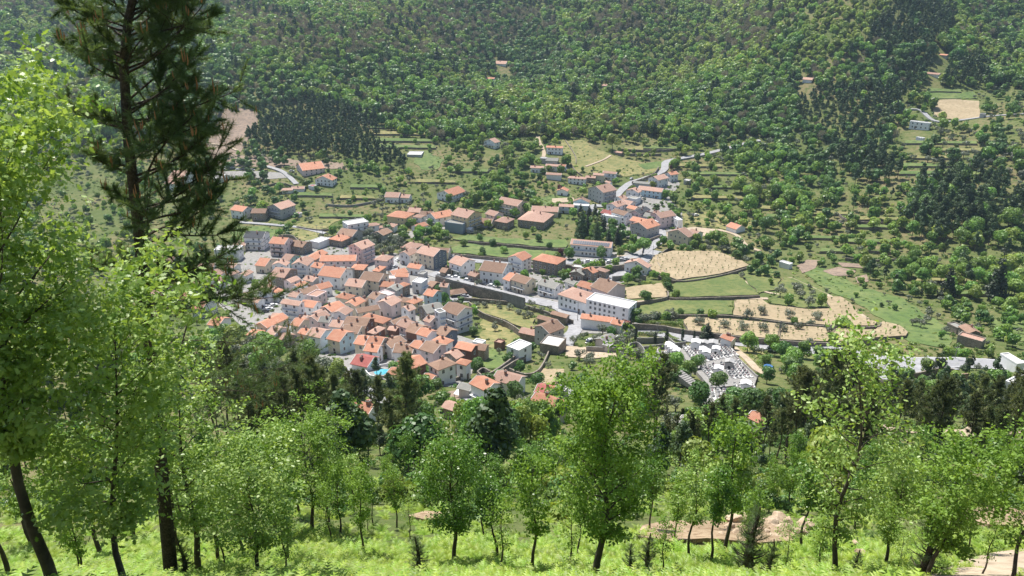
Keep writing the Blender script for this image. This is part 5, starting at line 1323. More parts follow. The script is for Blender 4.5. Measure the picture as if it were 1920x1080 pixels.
# ---- zones, laid out on the map from photo outlines: (outline, keep probability, kind weights, size range)
ZONES = [
 ([(1050,262),(1092,262),(1140,288),(1238,312),(1232,322),(1180,330),(1098,322),(1062,300)], .07, dict(bush=.7, broad=.3), (.4,.7), 'mid'),
 ([(1500,505),(1540,500),(1610,535),(1690,560),(1735,590),(1720,612),(1650,598),(1600,565),(1550,545)], .16, dict(bush=.5, olive=.3, broad=.2), (.4,.8), 'mid'),
 ([(850,441),(1062,447),(1060,472),(1045,485),(1010,489),(850,475)], .03, dict(bush=1), (.4,.6), 'mid'),
 ([(432,424),(522,430),(505,446),(432,455)], .08, dict(bush=1), (.4,.7), 'mid'), ([(545,434),(600,410),(642,412),(607,446),(560,452)], .2, dict(bush=1), (.3,.6), 'mid'),
 ([(900,862),(945,848),(1010,842),(1040,850),(1000,870),(930,885)], .06, dict(bush=1), (.3,.5), 'low'),
 ([(885,566),(1010,590),(1000,640),(905,655)], .12, dict(olive=.6, bush=.4), (.5,.8), 'mid'),
 ([(774,283),(832,300),(820,318),(776,310)], .08, dict(bush=1), (.4,.6), 'mid'),
 ([(480,205),(560,192),(640,205),(700,235),(740,285),(765,322),(700,318),(640,300),(560,295),(490,285),(455,262),(475,235)], 1, dict(pine=1), (.75,1.15), 'wood'),
 ([(1640,60),(1660,30),(1700,5),(1760,0),(1790,60),(1740,100),(1690,108),(1650,98),(1615,82)], 1, dict(pine=.95, broad=.05), (.9,1.3), 'wood'),
 ([(1480,160),(1560,170),(1690,168),(1705,112),(1850,122),(1850,168),(1712,172),(1680,232),(1600,245),(1500,240)], .95, dict(pine=.85, broad=.15), (.8,1.25), 'wood'),
 ([(1555,240),(1640,235),(1655,300),(1690,345),(1600,352),(1560,300)], .85, dict(pine=.6, broad=.4), (1.0,1.6), 'wood'),
 ([(1720,340),(1820,322),(1900,360),(1925,430),(1870,458),(1780,470),(1690,445)], .8, dict(pine=.65, broad=.2, bush=.15), (1.0,1.6), 'wood'),
 ([(440,30),(700,50),(930,-30),(1010,60),(890,125),(700,112),(560,130),(470,90)], .95, dict(bare=.42, broad=.5, pine=.08), (1.0,1.6), 'wood'),
 ([(1560,-10),(1700,-10),(1640,60),(1570,112),(1490,135),(1500,60)], 1, dict(broad=.95, bush=.05), (.9,1.4), 'bright'),
 ([(1700,235),(1920,250),(1920,335),(1760,325),(1690,290)], .8, dict(olive=.45, broad=.3, bush=.25), (.9,1.3), 'right'),
 ([(1500,350),(1720,360),(1720,440),(1920,462),(1920,600),(1830,600),(1700,560),(1620,520),(1520,430)], .78, dict(broad=.5, bush=.38, olive=.06, pine=.06), (.65,1.35), 'right'),
 ([(1380,290),(1500,240),(1560,330),(1560,430),(1480,470),(1390,410)], .9, dict(broad=.62, bush=.3, olive=.08), (.8,1.6), 'right'),
 ([(655,440),(740,440),(762,482),(705,482),(665,465)], .95, dict(olive=.9, bush=.1), (.9,1.3), 'mid'),
 ([(698,368),(768,385),(772,402),(725,412),(700,425)], .9, dict(olive=.8, bush=.2), (.9,1.2), 'mid'),
 ([(450,490),(520,465),(640,440),(700,484),(760,480),(830,505),(840,530),(815,560),(890,640),(885,690),(850,715),(740,700),(655,690),(560,655),(490,640),(450,580)], .05, dict(bush=.6, broad=.4), (.35,.6), 'mid'),
 ([(782,425),(835,430),(842,458),(800,472),(780,455)], .8, dict(broad=.8, olive=.2), (.5,.9), 'mid'),
 ([(1080,398),(1112,388),(1160,425),(1172,462),(1148,472),(1085,458)], .9, dict(conifer=.35, broad=.65), (.6,.95), 'mid'),
 ([(960,560),(1075,590),(1060,640),(1000,600)], .45, dict(olive=.8, bush=.2), (.7,1), 'mid'),
 ([(885,620),(985,640),(990,680),(895,670)], .6, dict(broad=.35, olive=.4, bush=.25), (.5,.85), 'mid'),
 ([(1075,640),(1215,636),(1205,700),(1085,710)], .6, dict(olive=.9, bush=.1), (.8,1.1), 'mid'),
 ([(420,640),(560,655),(650,692),(720,745),(560,725),(400,690)], .75, dict(olive=.65, bush=.1, broad=.25), (.8,1.2), 'mid'),
 ([(1560,652),(1600,630),(1700,640),(1860,652),(1870,672),(1700,672),(1600,662)], 1, dict(bush=1), (.7,1.3), 'mid'),
 ([(1490,512),(1570,540),(1560,578),(1470,568)], .35, dict(olive=.7, bush=.3), (.8,1), 'mid'),
 ([(1610,560),(1700,555),(1790,600),(1800,640),(1700,625)], .45, dict(olive=.85, bush=.15), (.8,1.05), 'mid'),
 ([(870,700),(1000,720),(990,770),(850,780)], .5, dict(olive=.3, broad=.5, bush=.2), (.6,1), 'low'),
 ([(900,330),(1000,330),(1010,395),(960,410),(880,390)], .8, dict(broad=.8, bush=.2), (.6,1.1), 'mid'),
]
WEST = 0
def kindpick(w): 
    k = list(w); p = np.array([w[q] for q in k]); return k[rgp.choice(len(k), p=p/p.sum())]
cand = {}
def patch(x, y): return math.sin(x/83+1)*math.sin(y/117+2)+.6*math.sin(x/37+y/61)+.4*math.sin(x/19-y/27+1)+rgp.normal()*.55
def bvar(x, y, zn, P):
    if zn == 'bright': return 3+4*int(rgp.integers(2))
    v = patch(x, y)+(.75 if 60 < x < 520 and y > 860 else 0); k = 1 if v < -.55 else 3 if v > .85 else (0 if rgp.random() < .5 else 2)
    return k+4*int(rgp.integers(2))
def add(kind, x, y, sc, zone): cand.setdefault(kind, []).append((x, y, sc*(1+.28*math.sin(x/29+y/47)*math.sin(y/33)), zone))
def scatter_area(y0, y1, st):
    y = y0
    while y < y1:
        hw = .92*y+40; x = -hw
        while x < hw:
            X, Y = x+rgp.uniform(-.48, .48)*st, y+rgp.uniform(-.48, .48)*st; x += st
            if is_occ(X, Y): continue
            px, py = proj(X, Y, h1(X, Y))
            if px < (-420 if Y > 300 else -120) or px > (2340 if Y > 300 else 2040) or py < -160 or py > 972: continue
            for poly, keep, w, sr, zn in ZONES:
                if inpoly(px, py, poly): break
            else:
                n1 = math.sin(X/37+1)*math.sin(Y/45)+.5*math.sin(X/17+Y/23)
                if py < 262+10*n1 and not (px > 1680 and 165 < py < 330): keep, w, sr, zn = .97, dict(broad=.80, bare=.09, pine=.05, bush=.06), (1.05, 1.65), 'far'
                elif py < 330: keep, w, sr, zn = .72+.25*n1, dict(broad=.5, bush=.35, olive=.15), (.5, 1.1), 'mid'
                elif py < 700: keep, w, sr, zn = .62+.3*n1, dict(broad=.33, bush=.48, olive=.22), (.45, 1.0), 'mid'
                elif Y > 150: keep, w, sr, zn = .5, (dict(pine=.5, broad=.2, bush=.2, olive=.1) if px < 740 or px > 1480 else dict(broad=.45, bush=.35, olive=.2)), (.55, 1.0), 'low'
                else: keep, w, sr, zn = .55+.25*math.sin(X/7)*math.sin(Y/9), (dict(broad=.03, pine=.06, bush=.91)), (.28, .8), 'low'
                if py < 120 and px < 1450 and n1 > .25: w = dict(broad=.5, bare=.4, pine=.1)
            if rgp.random() > keep: continue
            k = kindpick(w); add(k, X, Y, rgp.uniform(*sr), zn)
        y += st
scatter_area(150, 760, 6.0)
scatter_area(760, 1480, 6.7)
scatter_area(37, 150, 2.7)
def scrub():
    y = 170
    while y < 760:
        st = 4.2; hw = .70*y+40; x = -hw
        while x < hw:
            X, Y = x+rgp.uniform(-.5, .5)*st, y+rgp.uniform(-.5, .5)*st; x += st
            n1 = math.sin(X/13+1)*math.sin(Y/19)+.6*math.sin(X/31-Y/23)
            if rgp.random() > .48+.3*n1 or is_occ(X, Y): continue
            add('bush', X, Y, rgp.uniform(.3, .75), 'mid' if X < 200 else 'right')
        y += st
scrub()
GTXT = dict(
 broad=dict(right='leafy green tree on the overgrown terraces of the right hillside', mid='green garden tree among the fields and houses round the village', low='green tree on the slope between the village and the near pines', wood='green tree mixed into the dark pine stands', far='round crowned green tree on the far wooded slope', bright='low light green tree on the bright slope beside the pine spur'),
 pine=dict(low='dark pine tree on the slope just below the village', wood='dark narrow pine tree in a dense pine stand on the hillside', far='single dark pine tree among green trees on the far slope', right='dark pine tree scattered on the right hillside terraces'),
 olive=dict(mid='grey green olive tree on plots round the village', right='grey green olive tree on the right hillside terraces', low='grey green olive tree below the village'),
 bare=dict(far='leafless grey tree on the far slope', wood='leafless grey tree in the greyish upper wood'),
 bush=dict(mid='low green shrub on field edges round the village', right='low green shrub on the right hillside', far='low green shrub on the far slope', low='low green shrub on the near slope below the village', bright='low green shrub on the bright slope'),
 conifer=dict(mid='tall dark conifer in the tree group above the solar panelled building'))
for kind, L in cand.items():
    L.sort(key=lambda t: (abs(t[0]) > .665*t[1]*CP+.665*SP*130, -t[2]/math.hypot(t[0], t[1])))
    cap = dict(broad=250, pine=240, olive=230, bush=290, bare=150, conifer=60)[kind]
    for (x, y, sc, zn) in L[:cap]:
        lab = GTXT[kind].get(zn) or list(GTXT[kind].values())[0]
        plant(kind, x, y, sc, lab, lab, pr=MID['broad'][bvar(x, y, zn, 0)] if kind == 'broad' else None)
    rest = L[cap:]
    if rest:
        P = FAR[kind]; rows = [(x, y, h1(x, y)-.1, sc, rgp.random()*6.28, bvar(x, y, zn, P) if kind == 'broad' else int(rgp.integers(len(P)))) for x, y, sc, zn in rest]
        gn_scatter({'broad': 'forest', 'pine': 'pine_forest', 'olive': 'olive_grove', 'bush': 'undergrowth', 'bare': 'grey_woods', 'conifer': 'conifer_woods'}[kind], (P, rows),
          {'broad': 'dense green broadleaf forest covering the far valley slope', 'pine': 'dark pine woods on the far slopes', 'olive': 'far grey green olive trees on distant terraces', 'bush': 'green scrub and undergrowth between the terraces', 'bare': 'grey leafless woods high on the far slope', 'conifer': 'distant conifers'}[kind],
          {'broad': 'forest', 'pine': 'pine forest', 'olive': 'olive grove', 'bush': 'scrub', 'bare': 'woods', 'conifer': 'woods'}[kind])

# ---- single trees that the photo shows on their own
def one(kind, px, py, ptop, label, group=None, sxy=1, base_h=None, name=None, pr=None):
    P = at(px, py); pr = pr or MID[kind][rgp.integers(len(MID[kind]))]
    zt = max(v.co.z for v in pr[1].vertices); d = ray(px, ptop); t = P.y/d[1]*1.0; hgt = t*d[2]-P.z
    return plant(kind, P.x, P.y, max(hgt, 1)/zt, label, group, pr=pr, sxy=sxy, name=name)
one('plum', 1052, 485, 465, 'round dark red leaved tree beside the orange roofed granite house')
one('broad', 1066, 487, 463, 'bright green round tree next to the dark red tree')
one('broad', 1127, 487, 461, 'dense dark green round tree in front of the solar panelled building', pr=MID['broad'][1])
one('broad', 1162, 484, 463, 'round green tree at the right end of the solar panelled building')
one('broad', 1186, 478, 458, 'small round green tree on the stone wall at the road bend')
one('broad', 1205, 480, 445, 'tall round green tree below the big grey wall at the road bend')
one('broad', 1148, 282, 250, 'large rounded green tree at the top of the dry hill meadow')
one('plum', 1050, 362, 345, 'dark red tree behind the tiny white chapel')
one('broad', 1262, 318, 298, 'bushy green tree where the hill road leaves the village')
one('plum', 1258, 320, 309, 'small dark red tree on the hill road')
one('broad', 1093, 370, 350, 'bright green trees beside the tiny white chapel')
one('conifer', 1090, 452, 388, 'tallest pointed dark conifer above the solar panelled building')
one('conifer', 1118, 462, 405, 'second pointed dark conifer above the solar panelled building')
one('conifer', 1140, 468, 425, 'shorter dark conifer nearest the road bend')
one('conifer', 1862, 565, 465, 'tall dark conifer standing alone in the green right hillside')
one('conifer', 1772, 560, 490, 'dark dense conifer in the middle of the right hillside')
one('broad', 1325, 640, 600, 'dense dark round tree beside the road above the cemetery', pr=MID['conifer'][0], sxy=1.6)
for i, (x, yb, yt) in enumerate([(1191,641,612),(1228,645,620),(1249,645,614),(1279,640,615),(1301,639,618)]):
    one('cypress', x, yb, yt, ['slim cypress nearest the low orange roofed building','thin short cypress in front of the hedge','tall cypress at the corner of the cemetery entrance wall','cypress standing in the pale road verge','cypress beside the dense dark round tree'][i], 'cypresses by the cemetery')
for i, (x, y) in enumerate([(1130,627),(1145,632),(1205,606),(1222,604),(1232,600),(1255,598),(1262,603),(1310,612),(1358,618),(1392,622),(1430,624),(1465,625),(1495,620),(1515,575),(1493,548),(1553,628),(1400,600),(1432,592),(1480,600),(1530,600),(1500,560),(1462,556)]):
    one('olive', x, y+2, y-19, 'grey green olive tree on the straw vineyard terraces and their edges', 'olive trees on the vineyard terraces')
for i, (x, y) in enumerate([(870,465),(900,455),(925,465),(945,478),(985,450),(1010,455),(1030,470),(905,480)]):
    one('broad', x, y, y-17, 'small fruit tree on the grass terraces below the granite house', 'fruit trees on the grass terraces')
for i, (x, y) in enumerate([(893,580),(912,580),(935,578),(955,585),(972,592),(985,600),(995,598),(928,622),(945,612)]):
    one('olive', x, y, y-15, 'young olive tree on the dry plot under the granite retaining wall', 'olives on the dry plot')

# ================================================================== near slope
def oak(seed, h, R_, start, nleaf, leaf, mat, lean=(0, 0), tmpl=LEAF6, nb=24, r0=None, spread=.15, top=.35, forks=0, csize=None, bmat=None, expo=.8):
    """a young oak: tapered trunk, limbs, twigs, leaves in tufts at the twig ends"""
    rg = np.random.default_rng(seed); b = MB(); r0 = r0 or h*.016; n = 10
    ph = rg.random()*6; tp = [Vector((lean[0]*(i/n)**1.5+.015*h*math.sin(i*.9+ph), lean[1]*(i/n)**1.5+.015*h*math.cos(i*1.1+ph), h*.97*i/n)) for i in range(n+1)]
    base = tp[0].copy(); tp[0] = base-Vector((0, 0, .8)); rad = [r0*(1-.88*(i/n)**.8) for i in range(n+1)]; b.tube(tp, rad, 8); tp[0] = base
    def along(t): k = min(int(t*n), n-1); return tp[k].lerp(tp[k+1], t*n-k)
    tips = []; wts = []
    stems = [(along, 0, 1.0)]
    for k in range(nb):
        t = start+(1-start)*((k+rg.random())/nb); P0 = along(min(t, .99)); a = k*2.4+rg.random()*.8
        prof = math.sin(math.pi*min(1, .18+.82*(1-(t-start)/(1-start))**expo))**.7*(1-top*0)+.12
        L = R_*prof*(.75+.45*rg.random()); up = .35+.75*t
        d = Vector((math.cos(a), math.sin(a), up)).normalized(); Q = [P0]
        for i in range(4): d = (d+Vector(rg.normal(size=3)*.12)+Vector((0, 0, .06))).normalized(); Q.append(Q[-1]+d*L/4)
        rr = max(.008, r0*(1-.85*t)*.45); b.tube(Q, [rr, rr*.75, rr*.5, rr*.35, rr*.2], 5, cap=False)
        ns = 7
        for j in range(ns):
            s = .25+.75*(j+rg.random())/ns; i = min(int(s*4), 3); P1 = Q[i].lerp(Q[i+1], s*4-i)
            d2 = (d+Vector(rg.normal(size=3)*.75)+Vector((0, 0, .15))).normalized(); L2 = L*(.22+.25*rg.random()); P2 = P1+d2*L2; Pm = P1.lerp(P2, .5)+Vector(rg.normal(size=3)*.04)
            b.tube([P1, Pm, P2], [rr*.3, rr*.2, rr*.1], 3, cap=False)
            for q in range(3):
                P3 = Pm.lerp(P2, rg.random())+Vector(rg.normal(size=3)*L2*.4); tips.append(P3); tips.append(P2)
    T = np.array([tuple(t) for t in tips]); pw = rg.random(len(T))**2.2+.02; idx = rg.choice(len(T), nleaf, p=pw/pw.sum()); cs = csize or spread
    off = rg.normal(size=(nleaf, 3))*cs*np.array([1, 1, .7]); P = T[idx]+off
    N = off/cs*.5+np.array([0, 0, .7])+rg.normal(size=(nleaf, 3))*.7
    V = leaves(P, N, leaf*(.6+.7*rg.random(nleaf)), rg, tmpl)
    zt = np.percentile(V[:, 0, 2], 99.3); kz = h/zt; kr = R_/np.percentile(np.hypot(V[:, 0, 0]-lean[0]*.6, V[:, 0, 1]-lean[1]*.6), 97); kr = min(max(kr, .4), 1.6)
    V = V*np.array([kr, kr, kz]); b.V = [(v[0]*kr, v[1]*kr, v[2]*kz) for v in b.V]
    return b.me('trunk', bmat or M_BARK, True), npmesh('crown', V, len(tmpl), mat)
def put(px, py, pr, sc, label, name='oak_tree', cat='oak tree', rz=0, group=None, P=None):
    P = P or at(px, py); o = empty(name, (P.x, P.y, P.z), rz); link('trunk', pr[0], o); link('crown', pr[1], o); o.scale = (sc,)*3; tag(o, label, cat, group); return o
def hgt(px, py, ptop):
    P = at(px, py); d = ray(px, ptop); return P.y/d[1]*d[2]-P.z, P
# big left oaks
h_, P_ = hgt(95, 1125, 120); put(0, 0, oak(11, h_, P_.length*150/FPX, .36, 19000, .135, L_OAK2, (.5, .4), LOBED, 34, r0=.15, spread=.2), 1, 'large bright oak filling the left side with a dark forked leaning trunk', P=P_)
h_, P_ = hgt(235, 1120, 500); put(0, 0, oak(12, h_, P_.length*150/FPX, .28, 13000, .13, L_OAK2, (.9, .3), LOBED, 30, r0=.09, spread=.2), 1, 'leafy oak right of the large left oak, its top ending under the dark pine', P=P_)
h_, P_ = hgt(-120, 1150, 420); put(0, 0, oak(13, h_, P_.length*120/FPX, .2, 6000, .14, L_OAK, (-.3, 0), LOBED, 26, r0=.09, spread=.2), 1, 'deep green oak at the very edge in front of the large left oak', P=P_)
h_, P_ = hgt(375, 1075, 640); put(0, 0, oak(14, h_, P_.length*95/FPX, .25, 7000, .14, L_OAK2, (.3, .2), LEAF6, 24, spread=.18), 1, 'bright oak sapling just behind the thick pine trunk', P=P_)
# heroes
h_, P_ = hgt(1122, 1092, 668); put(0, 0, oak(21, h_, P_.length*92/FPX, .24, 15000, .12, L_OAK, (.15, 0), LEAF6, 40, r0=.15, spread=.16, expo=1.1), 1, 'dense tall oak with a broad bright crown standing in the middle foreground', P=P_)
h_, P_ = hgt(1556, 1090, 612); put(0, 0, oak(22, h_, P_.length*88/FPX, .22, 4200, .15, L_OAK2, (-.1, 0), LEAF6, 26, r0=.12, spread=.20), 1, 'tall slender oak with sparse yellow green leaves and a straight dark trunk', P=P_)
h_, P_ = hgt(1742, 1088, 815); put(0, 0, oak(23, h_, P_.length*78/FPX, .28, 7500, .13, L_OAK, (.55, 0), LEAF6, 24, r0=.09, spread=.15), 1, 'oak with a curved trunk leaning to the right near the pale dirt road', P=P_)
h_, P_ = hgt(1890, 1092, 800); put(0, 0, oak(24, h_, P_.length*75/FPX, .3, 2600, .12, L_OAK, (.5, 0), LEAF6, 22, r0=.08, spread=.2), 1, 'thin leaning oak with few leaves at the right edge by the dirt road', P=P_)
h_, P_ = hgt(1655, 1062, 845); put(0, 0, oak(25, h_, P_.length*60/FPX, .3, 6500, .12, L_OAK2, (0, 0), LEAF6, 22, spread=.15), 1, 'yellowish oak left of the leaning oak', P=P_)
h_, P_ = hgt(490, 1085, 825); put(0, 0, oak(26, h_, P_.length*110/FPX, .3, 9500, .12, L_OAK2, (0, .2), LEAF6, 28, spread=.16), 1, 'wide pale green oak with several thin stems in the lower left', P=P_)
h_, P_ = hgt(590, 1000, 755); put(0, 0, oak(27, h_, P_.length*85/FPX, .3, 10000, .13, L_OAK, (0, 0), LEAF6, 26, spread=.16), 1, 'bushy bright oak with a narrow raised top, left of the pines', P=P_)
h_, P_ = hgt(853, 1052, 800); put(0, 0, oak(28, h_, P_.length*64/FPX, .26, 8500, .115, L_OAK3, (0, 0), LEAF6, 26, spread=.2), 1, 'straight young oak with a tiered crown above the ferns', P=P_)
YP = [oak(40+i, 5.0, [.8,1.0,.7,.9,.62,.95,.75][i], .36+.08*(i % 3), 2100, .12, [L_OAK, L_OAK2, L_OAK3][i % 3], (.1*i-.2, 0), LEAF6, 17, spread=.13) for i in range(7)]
BK = [(rgp.uniform(420, 1900), rgp.uniform(905, 968)) for _ in range(24)]
TH = [oak(50+i, 4.0, .8, .35, 900, .11, [L_OAK, L_OAK2][i % 2], (.1, 0), LEAF6, 14, spread=.16) for i in range(3)]
small = [(15,1085,760,1),(190,1040,790,5),(60,1030,800,3),(120,1010,790,0),(250,1010,800,2),(340,980,790,4),(540,1010,800,0),(455,1040,835,3),(620,985,790,4),(680,1040,850,6),(410,1060,815,1),(730,940,840,0),(560,965,775,2),(515,990,800,5),(745,990,868,0),(1002,1078,838,0),(1218,1000,850,2),(1290,1052,850,1),(1330,1062,862,2),(1362,1040,770,0),(665,960,838,1),(700,985,880,2),(930,1052,880,5),(440,1000,850,3),(1392,1058,900,6),
 (1500,1030,860,5),(1600,1000,850,2),(1810,1040,900,3),(320,1010,790,0),(160,1090,900,3),(545,1060,870,2),(1440,960,850,0),(905,1015,870,2),(1145,1010,880,5),(1085,1040,900,2),(1265,1020,880,0),(400,930,770,2),(470,960,800,5),(640,1010,850,3),(1180,945,840,2)]
SL = ['young oak between the ferns and the round green trees','slim young oak with a long bare stem','young oak half hidden behind the dense tall oak','young oak with a bent stem right of the dense tall oak','young oak paired with the bent one','taller young oak at the edge of the pines']
FGL = [(95,'large left oak'),(318,'big dark pine trunk'),(490,'wide pale green oak'),(590,'oak with a narrow raised top'),(853,'straight oak with a tiered crown'),(1122,'dense tall oak'),(1440,'boulder heap'),(1556,'tall slender oak'),(1742,'oak with the curved trunk'),(1890,'thin leaning oak')]
fgu = set()
def fglabel(kind, x, y, yt):
    sz = 'short' if y-yt < 130 else ('slim tall' if y-yt > 190 else 'mid sized')
    for lx, s_ in sorted(FGL, key=lambda t: abs(t[0]-x)):
        side = 'left of' if x < lx else 'right of'
        for od in ('', 'second ', 'third ', 'fourth '):
            L = f"{od}{sz} {kind} {side} the {s_}, {'deep in the ferns' if y > 1030 else 'farther down the slope'}"
            if L not in fgu and len(L.split()) <= 16: fgu.add(L); return L
for i, (x, y, yt, v) in enumerate(small):
    h_, P_ = hgt(x, y, yt+14); put(0, 0, YP[v], h_/5.0, fglabel('young oak', x, y, yt), group='young oaks on the near slope', rz=i*1.3, P=P_)
for i, (x, y) in enumerate(BK):
    h_, P_ = hgt(x, y, y-rgp.uniform(70, 120)); put(0, 0, YP[(2, 5, 0)[i % 3]], h_/5.0, fglabel('green oak sapling', x, y, y-100) or 'green oak sapling on the middle of the near slope', group='young oaks on the near slope', rz=i*1.3, P=P_)
for i, (x, y, yt) in enumerate([(152,1080,930),(540,1085,950),(620,1020,900),(690,1000,930),(1070,1070,930),(1240,1085,960),(880,1000,900),(1470,1085,980),(1530,1085,960),(1345,1000,905),(1680,1085,990),(1840,1085,960),(940,1075,930),(770,1010,930),(420,1060,930)]):
    h_, P_ = hgt(x, y, yt); put(0, 0, TH[i % 3], max(h_, 1)/4.0, fglabel('bare stemmed sapling', x, y, yt), 'sapling', 'sapling', i*2.1, 'saplings on the near slope', P_)

# ---- pines with long needles
def pinebranch(rg, b, P, d, L, r, tips, droop=0, dn=1):
    Q = [P]
    for i in range(5): d = (d+Vector(rg.normal(size=3)*.13)+Vector((0, 0, .10-droop))).normalized(); Q.append(Q[-1]+d*L/5)
    b.tube(Q, [r, r*.85, r*.65, r*.5, r*.35, r*.2], 5, cap=False)
    for j in range(int((3+L*3.2)*dn)):
        s = .25+.75*rg.random(); i = min(int(s*5), 4); p = Q[i].lerp(Q[i+1], s*5-i); d2 = (d*.7+Vector(rg.normal(size=3)*.6)+Vector((0, 0, .25))).normalized(); L2 = L*(.12+.22*rg.random())*(1.15-s*.4); q = p+d2*L2
        b.tube([p, p.lerp(q, .5)+Vector((0, 0, -.03)), q], [r*.3, r*.22, r*.14], 3, cap=False)
        for k in range(3): w = .35+.65*(k+1)/3; tips.append((p.lerp(q, w), d2, w > .9))
    tips.append((Q[-1], d, True))
def needles(rg, tips, per, ln, wd, mat):
    P = np.array([tuple(t[0]) for t in tips]); D = np.array([tuple(t[1]) for t in tips]); n = len(P)
    idx = np.repeat(np.arange(n), per); m = len(idx); dv = D[idx]*.75+rg.normal(size=(m, 3))*.62+np.array([0, 0, .12]); dv /= np.linalg.norm(dv, axis=1, keepdims=True)
    st = P[idx]+D[idx]*(rg.random((m, 1))-.75)*ln*1.3; s = np.cross(dv, rg.normal(size=(m, 3))); s /= np.linalg.norm(s, axis=1, keepdims=True)
    l = ln*(.7+.5*rg.random((m, 1))); V = np.stack([st-s*wd, st+s*wd, st+dv*l+np.array([0, 0, -.12])*l], 1)
    return npmesh('crown', V, 3, mat)
def candles(rg, tips, frac, s):
    b = MB()
    for t in tips:
        if t[2] and rg.random() < frac:
            p = t[0]
            for k in range(1+int(rg.random()*3)):
                o = Vector(rg.normal(size=3)*.03*s); b.tube([p+o, p+o*1.5+Vector((0, 0, .08*s)), p+o*1.6+Vector((0, 0, (.14+.10*rg.random())*s))], [.012*s, .013*s, .004*s], 4)
    return b
def near_pine():
    rg = np.random.default_rng(5); P0 = at(318, 1085); b = MB(); tips = []
    # trunk follows the photo: leaning slightly left as it rises
    pts = []; 
    for (px, py) in [(318,1085),(310,960),(285,700),(262,450),(240,260),(232,120),(240,40),(262,-60),(300,-170),(330,-300)]:
        d = ray(px, py); t = P0.y/d[1]; pts.append(Vector(d)*t-P0)
    pts[0] = pts[0]-Vector((0, 0, .8)); nn = len(pts); b.tube(pts, [.25,.22,.185,.16,.135,.12,.11,.09,.07,.03], 10)
    def atz(py):
        d = ray(250, py); z = P0.y/d[1]*d[2]-P0.z
        for i in range(nn-1):
            if pts[i].z <= z <= pts[i+1].z: k = (z-pts[i].z)/(pts[i+1].z-pts[i].z); return pts[i].lerp(pts[i+1], k)
        return pts[-1]
    spec = [(545,8,1.0),(600,20,2.3),(560,-15,2.2),(520,200,1.1),(470,10,2.0),(430,-20,2.0),(400,25,1.9),(395,150,.8),(350,5,2.2),(330,200,1.0),(300,30,1.9),(285,-25,1.9),(250,190,1.4),(235,0,2.1),(210,15,2.1),(170,160,1.5),(140,10,2.2),(130,-30,1.6),(110,200,1.4),(80,20,2.0),(70,170,1.7),(50,-20,1.7),(30,30,1.7),(0,190,1.9),(-10,0,1.8),(-40,150,1.5),(-50,40,1.5),(-90,0,1.4),(-90,200,1.3),(-140,30,1.1),(-150,170,1.1),(-200,90,1),(-210,0,1)]
    for py, az, L in spec:
        for e in range(3):
            p = atz(py-e*9); a = R(az+(e*38-38)+rg.normal()*12); dr = .05 if py > 380 else 0
            pinebranch(rg, b, p, Vector((math.cos(a), math.sin(a), .30)).normalized(), L*(1.6 if abs(az) < 50 else 1.35)*(.8+.35*rg.random())*(1 if e == 0 else .8)*(.85 if py < 60 else 1.0 if py < 300 else 1.12), .045 if py > 300 else .038, tips, dr, 1.5)
    o = empty('pine_tree', P0); b.obj('trunk', M_BARK2, o, True); link('crown', needles(rg, tips, 50, .20, .0075, L_NEED), o)
    c = candles(rg, tips, .16, 1.3).obj('shoot_clumps', M_CANDLE, o)
    tag(o, 'big dark pine with thick black trunk and orange tipped shoots, reaching above the top', 'pine tree')
    # the low branch reaching right, over the roofs
    return tips
near_pine()
def low_pine():
    rg = np.random.default_rng(9); P0 = at(330, 1035); b = MB(); tips = []
    pts = []
    for (px, py) in [(330,1035),(322,930),(310,800),(330,690),(350,610)]:
        d = ray(px, py); t = (P0.y)/d[1]; pts.append(Vector(d)*t-P0)
    pts[0] -= Vector((0, 0, .8)); b.tube(pts, [.06,.055,.05,.04,.03], 7)
    for (i, tx, ty) in [(3,530,700),(3,510,610),(3,470,590),(2,460,760),(4,545,560),(2,440,690),(3,570,640),(4,450,560)]:
        p = pts[i].lerp(pts[max(i-1, 0)], rg.random()*.5); d = ray(tx, ty); q = Vector(d)*(P0.y/d[1])-P0+Vector((0, rg.normal()*.5, 0)); L = (q-p).length
        pinebranch(rg, b, p, ((q-p).normalized()+Vector((0, 0, -.12))).normalized(), L, .022, tips, .12, 1.1)
    tips = [t for t in tips if rg.random() < .8]
    o = empty('pine_tree', P0); b.obj('trunk', M_BARK2, o, True); link('crown', needles(rg, tips, 42, .2, .0065, L_NEED), o); candles(rg, tips, .22, 1.2).obj('shoot_clumps', M_CANDLE, o)
    tag(o, 'low pine whose long thin branches with rusty shoots reach over the village roofs', 'pine tree')
low_pine()
def midpine(seed, h=15, R_=2.6, cs=.38, per=13, ln=.42, wd=.020, mat=None):
    rg = np.random.default_rng(seed); b = MB(); tips = []; ph = rg.random()*6; n = 8
    tp = [Vector((.02*h*math.sin(i*.8+ph), .02*h*math.cos(i*.7+ph), h*i/n)) for i in range(n+1)]; z0 = tp[0].copy(); tp[0] = z0-Vector((0, 0, 1)); b.tube(tp, [.20*(1-.85*i/n) for i in range(n+1)], 6); tp[0] = z0
    k = 0
    for w in range(int(20*(1-cs))+6):
        t = cs+(1-cs)*w/(int(20*(1-cs))+6); i = min(int(t*n), n-1); p = tp[i].lerp(tp[i+1], t*n-i)
        for e in range(3):
            k += 1; a = k*2.4+rg.random(); f = (t-cs)/(1-cs); L = R_*(1.05-f)**.6*(.3+.85*rg.random())*(.6+.4*min(1, f*4))
            if L > .3: pinebranch(rg, b, p, Vector((math.cos(a), math.sin(a), .25+.3*f)).normalized(), L, .05*(1.1-t), tips)
    V = needles(rg, tips, per, ln, wd, mat or L_NEED2); return b.me('trunk', M_BARK2), V
MP = [midpine(70+i, cs=[.36,.5,.42,.58][i], R_=[3.5,3.0,3.3,2.8][i], wd=.03) for i in range(4)]
